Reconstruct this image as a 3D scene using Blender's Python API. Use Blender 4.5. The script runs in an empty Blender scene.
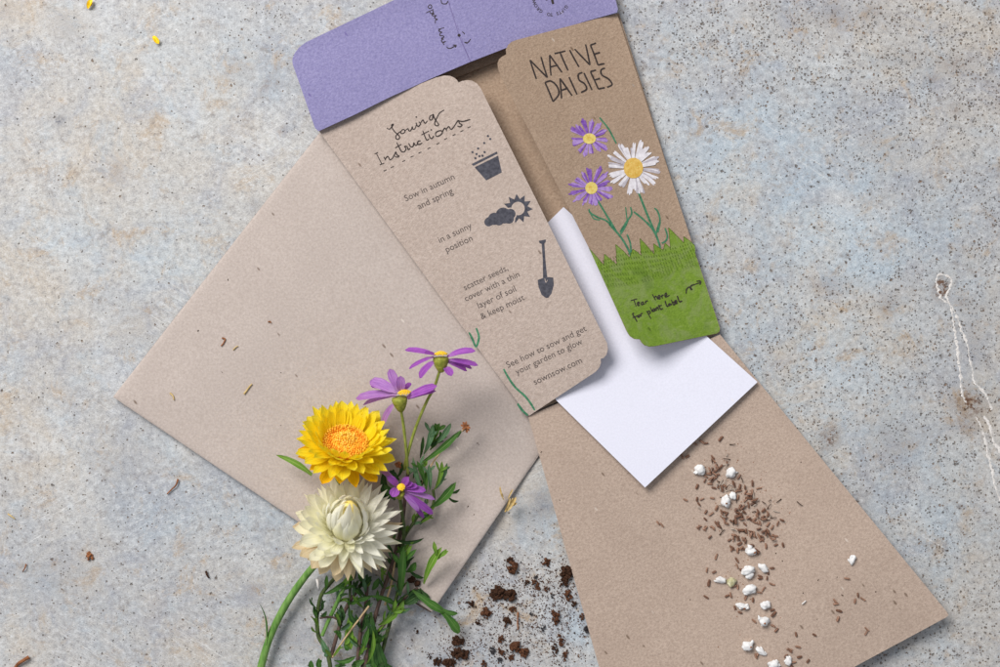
import bpy, bmesh, math, random
import numpy as np
from mathutils import Vector, Matrix, noise

random.seed(11)
rnd = random.random
uni = random.uniform
gau = random.gauss
R = math.radians
SC = bpy.context.scene
COL = SC.collection

# ------------------------------------------------------------------ camera, light, exposure
H = 0.50                      # camera height over the table (m), 50 mm lens on 36 mm film
S = 0.36 / 1000.0             # metres on the table per photo pixel
cam_d = bpy.data.cameras.new("camera")
cam = bpy.data.objects.new("camera", cam_d)
COL.objects.link(cam)
cam.location = (0, 0, H)
cam_d.lens = 50
cam_d.sensor_width = 36
cam_d.clip_start = 0.01
cam_d.clip_end = 20
cam_d.dof.use_dof = True
cam_d.dof.focus_distance = H - 0.008
cam_d.dof.aperture_fstop = 9
SC.camera = cam

world = bpy.data.worlds.new("World")
SC.world = world
world.use_nodes = True
bg = world.node_tree.nodes["Background"]
bg.inputs[0].default_value = (0.88, 0.92, 1.0, 1)
bg.inputs[1].default_value = 0.38

key_d = bpy.data.lights.new("window_light", 'AREA')
key_d.shape = 'RECTANGLE'
key_d.size = 0.70
key_d.size_y = 0.60
key_d.energy = 24
key_d.color = (1.0, 0.975, 0.95)
key = bpy.data.objects.new("window_light", key_d)
COL.objects.link(key)
key.location = (-0.60, 0.74, 1.05)
key.rotation_euler = (Vector((0.02, -0.02, 0)) - key.location).to_track_quat('-Z', 'Y').to_euler()

SC.view_settings.view_transform = 'Standard'
SC.view_settings.look = 'None'
SC.view_settings.exposure = 0
SC.view_settings.gamma = 1


def P(px, py, z=0.0):
    k = S * (H - z) / H
    return Vector(((px - 500) * k, (333.5 - py) * k, z))


def lin(r, g, b):
    f = lambda c: (c / 12.92 if c <= 0.04045 else ((c + 0.055) / 1.055) ** 2.4)
    return (f(r / 255), f(g / 255), f(b / 255), 1)


# ------------------------------------------------------------------ node helper
class G:
    def __init__(self, name):
        self.m = bpy.data.materials.new(name)
        self.m.use_nodes = True
        self.t = self.m.node_tree
        self.b = self.t.nodes["Principled BSDF"]
        self.out = self.t.nodes["Material Output"]
        self.co = self.t.nodes.new("ShaderNodeTexCoord").outputs["Object"]

    def _in(self, sock, v):
        if v is None:
            return
        if isinstance(v, bpy.types.NodeSocket):
            self.t.links.new(v, sock)
        else:
            sock.default_value = v

    def n(self, typ, **kw):
        x = self.t.nodes.new(typ)
        for k, v in kw.items():
            setattr(x, k, v)
        return x

    def noise(self, scale, detail=4, rough=0.55, vec=None, dist=0.0, color=False):
        x = self.n("ShaderNodeTexNoise")
        self._in(x.inputs["Vector"], vec or self.co)
        x.inputs["Scale"].default_value = scale
        x.inputs["Detail"].default_value = detail
        x.inputs["Roughness"].default_value = rough
        x.inputs["Distortion"].default_value = dist
        return x.outputs["Color" if color else "Fac"]

    def vor(self, scale, vec=None, feature='F1'):
        x = self.n("ShaderNodeTexVoronoi", feature=feature)
        self._in(x.inputs["Vector"], vec or self.co)
        x.inputs["Scale"].default_value = scale
        return x.outputs["Distance"], x.outputs["Color"]

    def mapping(self, rot=0, scale=(1, 1, 1), loc=(0, 0, 0), vec=None):
        x = self.n("ShaderNodeMapping", vector_type='TEXTURE' if rot else 'POINT')
        if rot:                       # rotate first, then stretch
            scale = tuple(1 / q for q in scale)
        self._in(x.inputs["Vector"], vec or self.co)
        x.inputs["Location"].default_value = loc
        x.inputs["Rotation"].default_value = (0, 0, rot)
        x.inputs["Scale"].default_value = scale
        return x.outputs[0]

    def math(self, op, a, b=None, c=None, clamp=False):
        x = self.n("ShaderNodeMath", operation=op, use_clamp=clamp)
        self._in(x.inputs[0], a)
        self._in(x.inputs[1], b)
        self._in(x.inputs[2], c)
        return x.outputs[0]

    def rng(self, v, a, b, lo=0.0, hi=1.0, smooth=True):
        x = self.n("ShaderNodeMapRange", interpolation_type='SMOOTHSTEP' if smooth else 'LINEAR')
        self._in(x.inputs["Value"], v)
        for k, q in zip(("From Min", "From Max", "To Min", "To Max"), (a, b, lo, hi)):
            self._in(x.inputs[k], q)
        return x.outputs[0]

    def mix(self, f, a, b, blend='MIX'):
        x = self.n("ShaderNodeMix", data_type='RGBA', blend_type=blend)
        self._in(x.inputs[0], f)
        self._in(x.inputs[6], a)
        self._in(x.inputs[7], b)
        return x.outputs[2]

    def ramp(self, f, stops):
        x = self.n("ShaderNodeValToRGB")
        self._in(x.inputs[0], f)
        e = x.color_ramp.elements
        while len(e) < len(stops):
            e.new(0.5)
        for k, (p, c) in enumerate(stops):
            e[k].position = p
            e[k].color = c
        return x.outputs[0]

    def sep(self, c):
        x = self.n("ShaderNodeSeparateColor")
        self._in(x.inputs[0], c)
        return x.outputs

    def attr(self, name):
        x = self.n("ShaderNodeAttribute", attribute_name=name)
        return x.outputs["Fac"]

    def bump(self, h, dist, strength=1.0, prev=None):
        x = self.n("ShaderNodeBump")
        x.inputs["Strength"].default_value = strength
        x.inputs["Distance"].default_value = dist
        self._in(x.inputs["Height"], h)
        if prev is not None:
            self._in(x.inputs["Normal"], prev)
        return x.outputs[0]

    def done(self, col, rough=0.8, spec=0.2, normal=None, transl=0.0, tcol=None):
        self._in(self.b.inputs["Base Color"], col)
        self._in(self.b.inputs["Roughness"], rough)
        self.b.inputs["Specular IOR Level"].default_value = spec
        if normal is not None:
            self._in(self.b.inputs["Normal"], normal)
        if transl > 0:
            tr = self.n("ShaderNodeBsdfTranslucent")
            self._in(tr.inputs[0], tcol or col)
            mx = self.n("ShaderNodeMixShader")
            mx.inputs[0].default_value = transl
            self.t.links.new(self.b.outputs[0], mx.inputs[1])
            self.t.links.new(tr.outputs[0], mx.inputs[2])
            self.t.links.new(mx.outputs[0], self.out.inputs[0])
        return self.m


# ------------------------------------------------------------------ materials
def paper_mat(name, c_lo, c_hi, grain=900, bump=0.00012, felt=None, fleck=0.10, fleckcol=(88, 66, 48), wash=None):
    g = G(name)
    big = g.noise(60, 4)
    a = g.noise(grain, 6, 0.65)
    b = g.noise(grain * 3, 3, 0.6)
    f = g.math('ADD', g.math('MULTIPLY', a, 0.7), g.math('MULTIPLY', b, 0.3))
    col = g.ramp(f, [(0.33, lin(*c_lo)), (0.67, lin(*c_hi))])
    col = g.mix(g.rng(big, 0.3, 0.7, 0.0, 0.22), col, lin(*c_lo))
    if wash:
        w = g.noise(170, 5, 0.7, dist=1.0)
        col = g.mix(g.rng(w, 0.42, 0.66, 0.0, 0.75), col, lin(*wash))
        w2 = g.noise(95, 4, 0.6, vec=g.mapping(loc=(3, 1, 0)))
        col = g.mix(g.rng(w2, 0.52, 0.75, 0.0, 0.6), col, lin(int(wash[0] * .62), int(wash[1] * .74), int(wash[2] * .5)))
    # small fibre flecks, dark and light
    fv = g.mapping(rot=0.7, scale=(1, 0.4, 1))
    d, c = g.vor(420, vec=fv)
    s = g.sep(c)
    m = g.math('MULTIPLY', g.math('LESS_THAN', s[0], fleck), g.rng(d, 0.10, 0.22, 1, 0))
    col = g.mix(g.math('MULTIPLY', m, 0.65), col, lin(*fleckcol))
    m2 = g.math('MULTIPLY', g.math('GREATER_THAN', s[1], 0.985), g.rng(d, 0.07, 0.2, 1, 0))
    col = g.mix(g.math('MULTIPLY', m2, 0.4), col, lin(236, 226, 214))
    h = a
    nrm = g.bump(g.math('ADD', a, g.math('MULTIPLY', b, 0.5)), bump)
    if felt is not None:
        fe = g.noise(1350, 5, 0.65, vec=g.mapping(rot=felt, scale=(.8, 1.5, 1)), dist=0.3)
        nrm = g.bump(fe, bump * 1.7, prev=nrm)
        col = g.mix(g.rng(fe, 0.3, 0.7, 0.26, 0.0), col, lin(*[int(q * .72) for q in c_lo]))
    return g.done(col, 0.9, 0.12, nrm)


def plain_mat(name, c1, c2, scale=600, rough=0.7, spec=0.25, bump=0.0, transl=0.0, stretch=None, tcol=None):
    g = G(name)
    v = g.mapping(scale=stretch) if stretch else None
    f = g.noise(scale, 4, 0.6, vec=v)
    col = g.ramp(f, [(0.32, lin(*c1)), (0.68, lin(*c2))])
    nrm = g.bump(f, bump) if bump else None
    return g.done(col, rough, spec, nrm, transl, lin(*tcol) if tcol else None)


def table_mat():
    g = G("weathered_zinc_stone")
    n1 = g.noise(14, 7, 0.66, dist=0.8)
    col = g.ramp(n1, [(0.30, lin(160, 165, 173)), (0.43, lin(178, 179, 180)), (0.55, lin(188, 184, 178)), (0.70, lin(190, 178, 162))])
    n2 = g.noise(42, 7, 0.72, vec=g.mapping(loc=(5, 2, 0)), dist=0.8)
    col = g.mix(g.rng(n2, 0.47, 0.70, 0, 0.6), col, lin(150, 154, 166))
    n2b = g.noise(36, 7, 0.72, vec=g.mapping(loc=(1, 7, 0)), dist=0.6)
    col = g.mix(g.rng(n2b, 0.50, 0.68, 0, 0.6), col, lin(206, 208, 208))
    n2c = g.noise(55, 7, 0.74, vec=g.mapping(loc=(4, 9, 0)), dist=0.6)
    col = g.mix(g.rng(n2c, 0.50, 0.68, 0, 0.42), col, lin(170, 184, 195))
    n2d = g.noise(48, 7, 0.74, vec=g.mapping(loc=(8, 1, 0)), dist=0.6)
    col = g.mix(g.math('MULTIPLY', g.rng(n2d, 0.34, 0.60), g.attr("blue")), col, lin(176, 196, 210))
    n3 = g.noise(75, 8, 0.76, vec=g.mapping(loc=(9, 4, 0)), dist=0.5)
    col = g.mix(g.math('MULTIPLY', g.rng(n3, 0.52, 0.68), g.math('ADD', 0.62, g.attr("tan"))), col, lin(176, 152, 122))
    n3b = g.noise(150, 8, 0.78, vec=g.mapping(loc=(2, 3, 0)))
    col = g.mix(g.rng(n3b, 0.54, 0.68, 0, 0.7), col, lin(136, 128, 122))
    # worn grain
    n4 = g.noise(520, 8, 0.72)
    n5 = g.noise(1900, 4, 0.7)
    gr = g.math('ADD', g.math('MULTIPLY', n4, 0.6), g.math('MULTIPLY', n5, 0.4))
    col = g.mix(g.rng(gr, 0.36, 0.52, 0.66, 0.0), col, lin(122, 121, 126))
    col = g.mix(g.rng(gr, 0.50, 0.64, 0.0, 0.62), col, lin(220, 222, 224))
    # fine scratches
    for k, (rot, loc) in enumerate(((0.5, 1), (1.9, 6), (2.6, 11))):
        sc = g.noise(26, 3, 0.5, vec=g.mapping(rot=rot, scale=(1, 26, 1), loc=(loc, loc * 2, 0)))
        sm = g.noise(22, 2, vec=g.mapping(loc=(loc * 3, 0, 2)))
        f = g.math('MULTIPLY', g.rng(g.math('ABSOLUTE', g.math('SUBTRACT', sc, 0.5)), 0.0, 0.010, 1, 0), g.rng(sm, 0.50, 0.66, 0, 0.5))
        col = g.mix(f, col, lin(232, 232, 230) if k != 1 else lin(120, 116, 116))
    # dark pits and specks, density painted by the wear masks
    warp = g.mix(1.0, g.co, g.mix(1.0, g.noise(900, 2, color=True), (0.0010, 0.0010, 0.0, 1), 'MULTIPLY'), 'ADD')
    dens = g.attr("speck")
    height = None
    for scale, amt, rr, c in ((560, 0.30, 0.26, (92, 76, 64)), (800, 0.62, 0.30, (84, 72, 64)), (1250, 0.95, 0.34, (100, 86, 74))):
        d, vc = g.vor(scale, vec=warp)
        d = g.math('MULTIPLY_ADD', g.math('SUBTRACT', g.noise(scale * 3.2, 3, 0.7), 0.5), 0.75, d)
        s = g.sep(vc)
        r = g.math('MULTIPLY_ADD', s[1], rr, 0.05)
        inside = g.rng(g.math('SUBTRACT', r, d), -0.06, 0.16)
        clump = g.rng(g.noise(110 if scale > 500 else 70, 3, vec=g.mapping(loc=(scale, 0, 0))), 0.36, 0.66, 0.06, 2.0)
        on = g.math('LESS_THAN', s[0], g.math('MULTIPLY', g.math('MULTIPLY', dens, amt), clump))
        m = g.math('MULTIPLY', inside, on)
        tone = g.mix(s[2], lin(*c), lin(138, 104, 74))
        col = g.mix(g.math('MULTIPLY', m, 0.78), col, tone)
        height = m if height is None else g.math('MAXIMUM', height, m)
    st = g.noise(520, 8, 0.8)
    rust_shadow = g.math('MULTIPLY', g.attr("rust"), g.rng(st, 0.42, 0.58), clamp=True)
    col = g.mix(rust_shadow, col, lin(104, 76, 58))  # brown stains, plus the painted shadow beside the lower panel
    sm = g.math('MULTIPLY', g.attr("smudge"), g.rng(st, 0.40, 0.6, 0.15, 1), clamp=True)
    col = g.mix(sm, col, lin(92, 94, 106))
    nrm = g.bump(gr, 0.00035)
    nrm = g.bump(g.math('SUBTRACT', 1.0, height), 0.0004, prev=nrm)
    return g.done(col, g.rng(n2, 0.3, 0.7, 0.5, 0.75), 0.3, nrm)


def petal_mat(name, c1, c2, tip, base, veins=5.0, rough=0.6, spec=0.15, transl=0.3, tipw=0.5, midrib=None, vb=0.00016):
    """thin petal or leaf: streaks run along its length, its tip and foot differ in tone"""
    g = G(name)
    u, t = g.attr("across"), g.attr("along")
    ob = g.n("ShaderNodeObjectInfo").outputs["Random"]
    cv = g.n("ShaderNodeCombineXYZ")
    g._in(cv.inputs[0], g.math('MULTIPLY', u, veins))
    g._in(cv.inputs[1], g.math('MULTIPLY', t, 1.3))
    g._in(cv.inputs[2], g.math('MULTIPLY', ob, 37.0))
    st = g.noise(1.6, 4, 0.6, vec=cv.outputs[0])
    blot = g.noise(420, 4, 0.6)
    f = g.math('ADD', g.math('MULTIPLY', st, 0.75), g.math('MULTIPLY', blot, 0.25))
    col = g.ramp(f, [(0.36, lin(*c1)), (0.64, lin(*c2))])
    col = g.mix(g.rng(ob, 0, 1, 0.0, 0.25, smooth=False), col, lin(*c1))
    col = g.mix(g.rng(g.math('ADD', t, g.math('MULTIPLY', blot, 0.3)), 0.85, 1.2, 0, tipw), col, lin(*tip))
    col = g.mix(g.rng(t, 0.0, 0.35, 0.6, 0), col, lin(*base))
    if midrib:
        m = g.rng(g.math('ABSOLUTE', u), 0.04, 0.16, 0.7, 0)
        col = g.mix(m, col, lin(*midrib))
    h = g.math('ADD', st, g.math('MULTIPLY', g.math('SINE', g.math('MULTIPLY', u, veins * 3.2)), 0.35))
    return g.done(col, rough, spec, g.bump(h, vb), transl, lin(*[min(255, int(q * 1.05)) for q in c2]))


M = {}
M['table'] = table_mat()
M['kraft_env'] = paper_mat("envelope_kraft", (169, 156, 148), (199, 187, 179), 1200, 0.0001, fleck=0.05)
M['kraft_left'] = paper_mat("card_kraft_pale", (170, 153, 142), (206, 190, 179), 900, 0.00012, felt=0.75, fleck=0.03)
M['kraft_right'] = paper_mat("card_kraft_brown", (156, 132, 112), (192, 168, 146), 1100, 0.00012, felt=0.4, fleck=0.05)
M['kraft_low'] = paper_mat("card_kraft_inside", (162, 142, 128), (202, 182, 166), 1200, 0.00022, fleck=0.06)
M['kraft_edge'] = paper_mat("card_cut_edge", (190, 168, 148), (216, 196, 178), 1200, 0.00005)
M['purple'] = paper_mat("card_lilac_print", (122, 117, 160), (160, 154, 192), 1250, 0.00011, felt=0.5, fleck=0.03, fleckcol=(96, 84, 140))
M['white'] = paper_mat("white_paper", (220, 220, 232), (232, 232, 245), 1500, 0.00002, fleck=0.0)
M['ink'] = plain_mat("black_ink", (44, 38, 38), (70, 62, 60), 1500, 0.85, 0.1)
M['ink_grey'] = plain_mat("soft_grey_ink", (76, 68, 66), (104, 94, 90), 1500, 0.85, 0.1)
M['ink_icon'] = plain_mat("charcoal_ink", (62, 62, 70), (88, 88, 96), 900, 0.85, 0.1, 0.0001)
M['ink_green'] = plain_mat("dark_green_ink", (52, 104, 78), (84, 140, 106), 900, 0.85, 0.1)
M['ink_purple'] = plain_mat("violet_ink", (106, 66, 150), (150, 108, 188), 700, 0.85, 0.1)
M['ink_lilac'] = plain_mat("pale_violet_ink", (146, 112, 184), (186, 156, 208), 700, 0.85, 0.1)
M['ink_white'] = plain_mat("white_ink", (206, 200, 204), (238, 234, 238), 700, 0.85, 0.1)
M['ink_shade'] = plain_mat("pale_grey_ink", (168, 160, 168), (200, 194, 200), 700, 0.85, 0.1)
M['ink_yellow'] = plain_mat("yellow_ink", (206, 184, 92), (232, 212, 130), 900, 0.85, 0.1)
M['ink_amber'] = plain_mat("amber_ink", (206, 162, 70), (228, 192, 110), 900, 0.85, 0.1)
M['ink_grass'] = paper_mat("green_watercolour_print", (106, 136, 44), (138, 166, 66), 700, 0.0001, felt=0.4, fleck=0.02, fleckcol=(70, 92, 30), wash=(138, 154, 94))
M['ink_stitch'] = plain_mat("deep_green_ink", (66, 92, 26), (92, 116, 40), 900, 0.85, 0.1)
M['ink_bare'] = M['kraft_left']
M['hole'] = plain_mat("perforation_shadow", (98, 88, 130), (120, 110, 152), 900, 0.9, 0.1)
M['yellow'] = petal_mat("yellow_bract", (252, 212, 10), (255, 238, 62), (255, 244, 110), (252, 204, 14), transl=0.4, vb=0.00010)
M['yellow_old'] = petal_mat("amber_bract", (238, 170, 10), (252, 206, 26), (226, 150, 30), (232, 160, 12))
M['orange'] = plain_mat("orange_floret", (253, 186, 46), (255, 214, 84), 900, 0.7, 0.2)
M['gold'] = plain_mat("golden_floret", (254, 204, 60), (255, 226, 116), 900, 0.7, 0.2)
M['rustfl'] = plain_mat("burnt_orange_floret", (244, 152, 36), (252, 184, 58), 900, 0.7, 0.2)
M['cream'] = petal_mat("cream_bract", (250, 246, 214), (255, 253, 232), (244, 228, 174), (250, 245, 205), transl=0.42, vb=0.00007)
M['cream_white'] = petal_mat("white_bract", (251, 248, 228), (255, 254, 242), (252, 247, 222), (251, 247, 212), transl=0.42, vb=0.00007)
M['cream_tan'] = petal_mat("tan_bract", (216, 194, 156), (244, 228, 196), (212, 178, 130), (240, 228, 184), transl=0.42, vb=0.00008)
M['cream_core'] = plain_mat("yellow_core", (226, 200, 96), (244, 226, 150), 600, 0.6, 0.2)
M['violet'] = petal_mat("violet_petal", (136, 66, 168), (188, 112, 204), (160, 86, 184), (206, 160, 216), veins=4)
M['violet_pale'] = petal_mat("pale_violet_petal", (154, 98, 180), (202, 154, 214), (164, 100, 186), (216, 180, 214), veins=4)
M['disc_yellow'] = plain_mat("yellow_floret", (232, 186, 30), (250, 216, 70), 1200, 0.7, 0.2)
M['calyx'] = plain_mat("olive_calyx", (110, 118, 38), (160, 160, 66), 900, 0.6, 0.25, 0.00008)
M['stem_lime'] = plain_mat("lime_stem", (126, 140, 52), (164, 172, 84), 400, 0.5, 0.3)
M['stem_green'] = plain_mat("green_stem", (70, 116, 40), (124, 160, 84), 420, 0.55, 0.3, 0.00012, stretch=(1.6, .35, 1))
M['stem_wood'] = plain_mat("purplish_stem", (62, 48, 46), (104, 82, 70), 350, 0.6, 0.25, 0.00005)
M['stem_dark'] = plain_mat("dark_green_stem", (50, 66, 32), (84, 98, 50), 350, 0.55, 0.3)
M['stem_straw'] = plain_mat("straw_stem", (176, 146, 110), (206, 180, 140), 400, 0.6, 0.25)
M['leaf'] = petal_mat("leaf_green", (44, 88, 32), (92, 138, 58), (70, 100, 40), (90, 124, 60), 4, 0.45, 0.35, 0.2, 0.4, (112, 148, 78))
M['leaf_dark'] = petal_mat("leaf_dark_green", (30, 62, 28), (66, 104, 48), (50, 70, 32), (70, 90, 46), 4, 0.45, 0.35, 0.16, 0.4, (80, 112, 56))
M['leaf_blue'] = petal_mat("leaf_grey_green", (68, 110, 72), (118, 154, 114), (88, 110, 76), (108, 132, 90), 4, 0.5, 0.3, 0.2, 0.4, (136, 166, 122))
M['leaf_lime'] = petal_mat("leaf_bright_green", (82, 134, 36), (140, 178, 70), (110, 130, 50), (130, 158, 80), 4, 0.45, 0.35, 0.25, 0.4, (156, 184, 96))
M['dry'] = plain_mat("dry_brown", (112, 70, 46), (170, 112, 74), 700, 0.8, 0.15, 0.0001)
M['dry_tan'] = plain_mat("dry_tan", (176, 146, 88), (220, 196, 140), 700, 0.7, 0.2, 0.0001)
M['soil'] = plain_mat("dark_soil", (38, 25, 18), (82, 56, 42), 1400, 0.95, 0.1, 0.0002)
M['soil_warm'] = plain_mat("brown_soil", (56, 36, 26), (110, 74, 54), 1400, 0.95, 0.1, 0.0002)
M['soil_black'] = plain_mat("black_grit", (34, 32, 34), (66, 62, 64), 1400, 0.7, 0.3, 0.0002)
M['seed'] = plain_mat("brown_seed", (84, 56, 42), (182, 140, 116), 900, 0.5, 0.35, 0.00015, stretch=(1, 4, 4))
M['seed_dark'] = plain_mat("dark_brown_seed", (64, 42, 32), (150, 108, 86), 900, 0.5, 0.35, 0.00015, stretch=(1, 4, 4))
M['bristle'] = plain_mat("silver_bristle", (140, 126, 114), (216, 204, 190), 500, 0.5, 0.3)
M['perlite'] = plain_mat("white_perlite", (216, 214, 212), (240, 239, 238), 700, 0.9, 0.1, 0.00012)
M['perlite_dirty'] = plain_mat("stained_perlite", (170, 164, 120), (222, 218, 190), 700, 0.9, 0.1, 0.00012)
M['flake'] = plain_mat("white_flake", (206, 200, 194), (236, 232, 228), 900, 0.8, 0.2, 0.0002)
M['petal_bit'] = plain_mat("yellow_bit", (236, 186, 10), (250, 214, 40), 900, 0.5, 0.3)

# ------------------------------------------------------------------ object helpers
ORG = {}
TU = {}


def tag(o, label=None, cat=None, group=None, kind=None):
    for k, v in (('label', label), ('category', cat), ('group', group), ('kind', kind)):
        if v:
            o[k] = v
    return o


def empty(name, loc, label, cat, group=None):
    o = bpy.data.objects.new(name, None)
    COL.objects.link(o)
    o.location = loc
    o.empty_display_size = 0.01
    ORG[o.name] = Vector(loc)
    return tag(o, label, cat, group)


def mk(name, verts, faces, mats, parent=None, fmat=None, smooth=True, origin=None):
    org = ORG[parent.name] if parent is not None else (Vector(origin) if origin else Vector((0, 0, 0)))
    me = bpy.data.meshes.new(name)
    me.from_pydata([tuple(Vector(v) - org) for v in verts], [], faces)
    for m in (mats if isinstance(mats, (list, tuple)) else [mats]):
        me.materials.append(m)
    n = len(me.polygons)
    if fmat is not None:
        me.polygons.foreach_set('material_index', fmat)
    if isinstance(smooth, (list, tuple)):
        me.polygons.foreach_set('use_smooth', smooth)
    else:
        me.polygons.foreach_set('use_smooth', [bool(smooth)] * n)
    if id(verts) in TU:
        tu = np.array(TU[id(verts)][1], dtype=np.float32)
        for k, nm in enumerate(("across", "along")):
            me.attributes.new(nm, 'FLOAT', 'POINT').data.foreach_set('value', np.ascontiguousarray(tu[:, k]))
    me.update()
    o = bpy.data.objects.new(name, me)
    COL.objects.link(o)
    if parent is not None:
        o.parent = parent
    else:
        o.location = org
    ORG[o.name] = org
    return o


def catmull(pts, n=6):
    pts = [tuple(p) for p in pts]
    if len(pts) < 3:
        return pts
    out = []
    P_ = [pts[0]] + pts + [pts[-1]]
    for i in range(1, len(P_) - 2):
        p0, p1, p2, p3 = P_[i - 1:i + 3]
        for k in range(n):
            t = k / n
            out.append(tuple(0.5 * (2 * b + (c - a) * t + (2 * a - 5 * b + 4 * c - d) * t * t + (3 * b - a - 3 * c + d) * t ** 3)
                             for a, b, c, d in zip(p0, p1, p2, p3)))
    out.append(pts[-1])
    return out


def cut_poly(outline, step, insets=()):
    """fill a 2-D outline and cut it by a square grid so that it can bend"""
    bm = bmesh.new()
    vs = [bm.verts.new((x, y, 0)) for x, y in outline]
    bm.faces.new(vs)
    bm.normal_update()
    bmesh.ops.triangulate(bm, faces=bm.faces[:], ngon_method='EAR_CLIP')
    xs = [p[0] for p in outline]
    ys = [p[1] for p in outline]
    planes = []
    v = math.floor(min(xs) / step) * step + step
    while v < max(xs):
        planes.append(((v, 0, 0), (1, 0, 0)))
        v += step
    v = math.floor(min(ys) / step) * step + step
    while v < max(ys):
        planes.append(((0, v, 0), (0, 1, 0)))
        v += step
    planes += list(insets)
    for co, no in planes:
        bmesh.ops.bisect_plane(bm, geom=bm.verts[:] + bm.edges[:] + bm.faces[:], dist=1e-4, plane_co=co, plane_no=no)
    return bm


def sheet(name, outline, zf, thick, mats, parent, step=9, bottom=None, insets=()):
    bm = cut_poly(outline, step, insets)
    bm.verts.index_update()
    top = [P(v.co.x, v.co.y, zf(v.co.x, v.co.y)) for v in bm.verts]
    low = [p - Vector((0, 0, thick)) if bottom is None else Vector((p.x, p.y, bottom)) for p in top]
    n = len(top)
    faces, fm, sm = [], [], []
    for f in bm.faces:
        ids = [v.index for v in f.verts]
        a, b, c = (top[i] for i in ids[:3])
        if (b - a).cross(c - a).z < 0:
            ids.reverse()
        faces.append(ids)
        fm.append(0)
        sm.append(True)
        faces.append([i + n for i in reversed(ids)])
        fm.append(0)
        sm.append(True)
    for e in bm.edges:
        if len(e.link_faces) == 1:
            a, b = (v.index for v in e.verts)
            faces.append([a, b, b + n, a + n])
            fm.append(1)
            sm.append(False)
    bm.free()
    o = mk(name, top + low, faces, mats, parent, fm, sm)
    b2 = bmesh.new()
    b2.from_mesh(o.data)
    bmesh.ops.recalc_face_normals(b2, faces=b2.faces[:])
    for e in b2.edges:
        if len({f.smooth for f in e.link_faces}) > 1:
            e.smooth = False
    b2.to_mesh(o.data)
    b2.free()
    return o


class Print:
    """flat ink laid on a sheet: polygons in table pixels that follow the sheet's own height"""
    def __init__(self, zf, lift=0.00005):
        self.zf, self.lift, self.v, self.f, self.m = zf, lift, [], [], []
        self.k = 0

    def _p(self, x, y):
        return P(x, y, self.zf(x, y) + self.lift + self.k)

    def _face(self, ids, mi):
        a, b, c = (self.v[i] for i in ids[:3])
        if (b - a).cross(c - a).z < 0:
            ids = list(reversed(ids))
        self.f.append(ids)
        self.m.append(mi)

    def next(self):
        self.k += 0.000003

    def poly(self, pts, mi=0, step=12):
        bm = cut_poly(pts, step)
        bm.verts.index_update()
        n = len(self.v)
        self.v += [self._p(v.co.x, v.co.y) for v in bm.verts]
        for f in bm.faces:
            if f.calc_area() > 1e-6:
                self._face([v.index + n for v in f.verts], mi)
        bm.free()
        self.next()

    def stroke(self, pts, w=1.3, mi=0, smooth=True, taper=0.25):
        pts = catmull(pts, 5) if smooth else list(pts)
        q = [pts[0]]
        for p in pts[1:]:
            if math.dist(p, q[-1]) > 0.12:
                q.append(p)
        if len(q) < 2:
            return
        n0 = len(self.v)
        N = len(q)
        for i, p in enumerate(q):
            a = q[max(0, i - 1)]
            b = q[min(N - 1, i + 1)]
            dx, dy = b[0] - a[0], b[1] - a[1]
            L = math.hypot(dx, dy) or 1
            t = i / (N - 1)
            ww = w * 0.5 * (1 - taper * (abs(2 * t - 1) ** 4)) * (0.92 + 0.16 * noise.noise((p[0] * .3, p[1] * .3, 1.7)))
            nx, ny = -dy / L * ww, dx / L * ww
            self.v.append(self._p(p[0] + nx, p[1] + ny))
            self.v.append(self._p(p[0] - nx, p[1] - ny))
        for i in range(N - 1):
            k = n0 + 2 * i
            self._face([k, k + 1, k + 3, k + 2], mi)
        self.next()

    def dot(self, x, y, r, mi=0, ry=None, n=10):
        self.poly([(x + r * math.cos(k * 2 * math.pi / n), y + (ry or r) * math.sin(k * 2 * math.pi / n)) for k in range(n)], mi, 40)

    def text(self, s, p0, p1, mi=0, thin=0.0, fit=True, size=None, up=None):
        cu = bpy.data.curves.new("txt", 'FONT')
        cu.body = s
        cu.offset = thin
        cu.resolution_u = 3
        ob = bpy.data.objects.new("txt", cu)
        COL.objects.link(ob)
        dg = bpy.context.evaluated_depsgraph_get()
        me = ob.evaluated_get(dg).to_mesh()
        xs = [v.co.x for v in me.vertices]
        x0, x1 = min(xs), max(xs)
        dx, dy = p1[0] - p0[0], p1[1] - p0[1]
        L = math.hypot(dx, dy)
        dx, dy = dx / L, dy / L
        sc = L / (x1 - x0) if fit else size
        ux, uy = up or (dy, -dx)
        if not fit:   # centred on p0
            off = (x0 + x1) / 2
        else:
            off = x0
        n = len(self.v)
        for v in me.vertices:
            a, b = (v.co.x - off) * sc, v.co.y * sc
            self.v.append(self._p(p0[0] + dx * a + ux * b, p0[1] + dy * a + uy * b))
        for f in me.polygons:
            self._face([i + n for i in f.vertices], mi)
        ob.evaluated_get(dg).to_mesh_clear()
        bpy.data.objects.remove(ob)
        bpy.data.curves.remove(cu)
        self.next()

    def build(self, name, mats, parent):
        return mk(name, self.v, self.f, mats, parent, self.m, False)


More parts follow.
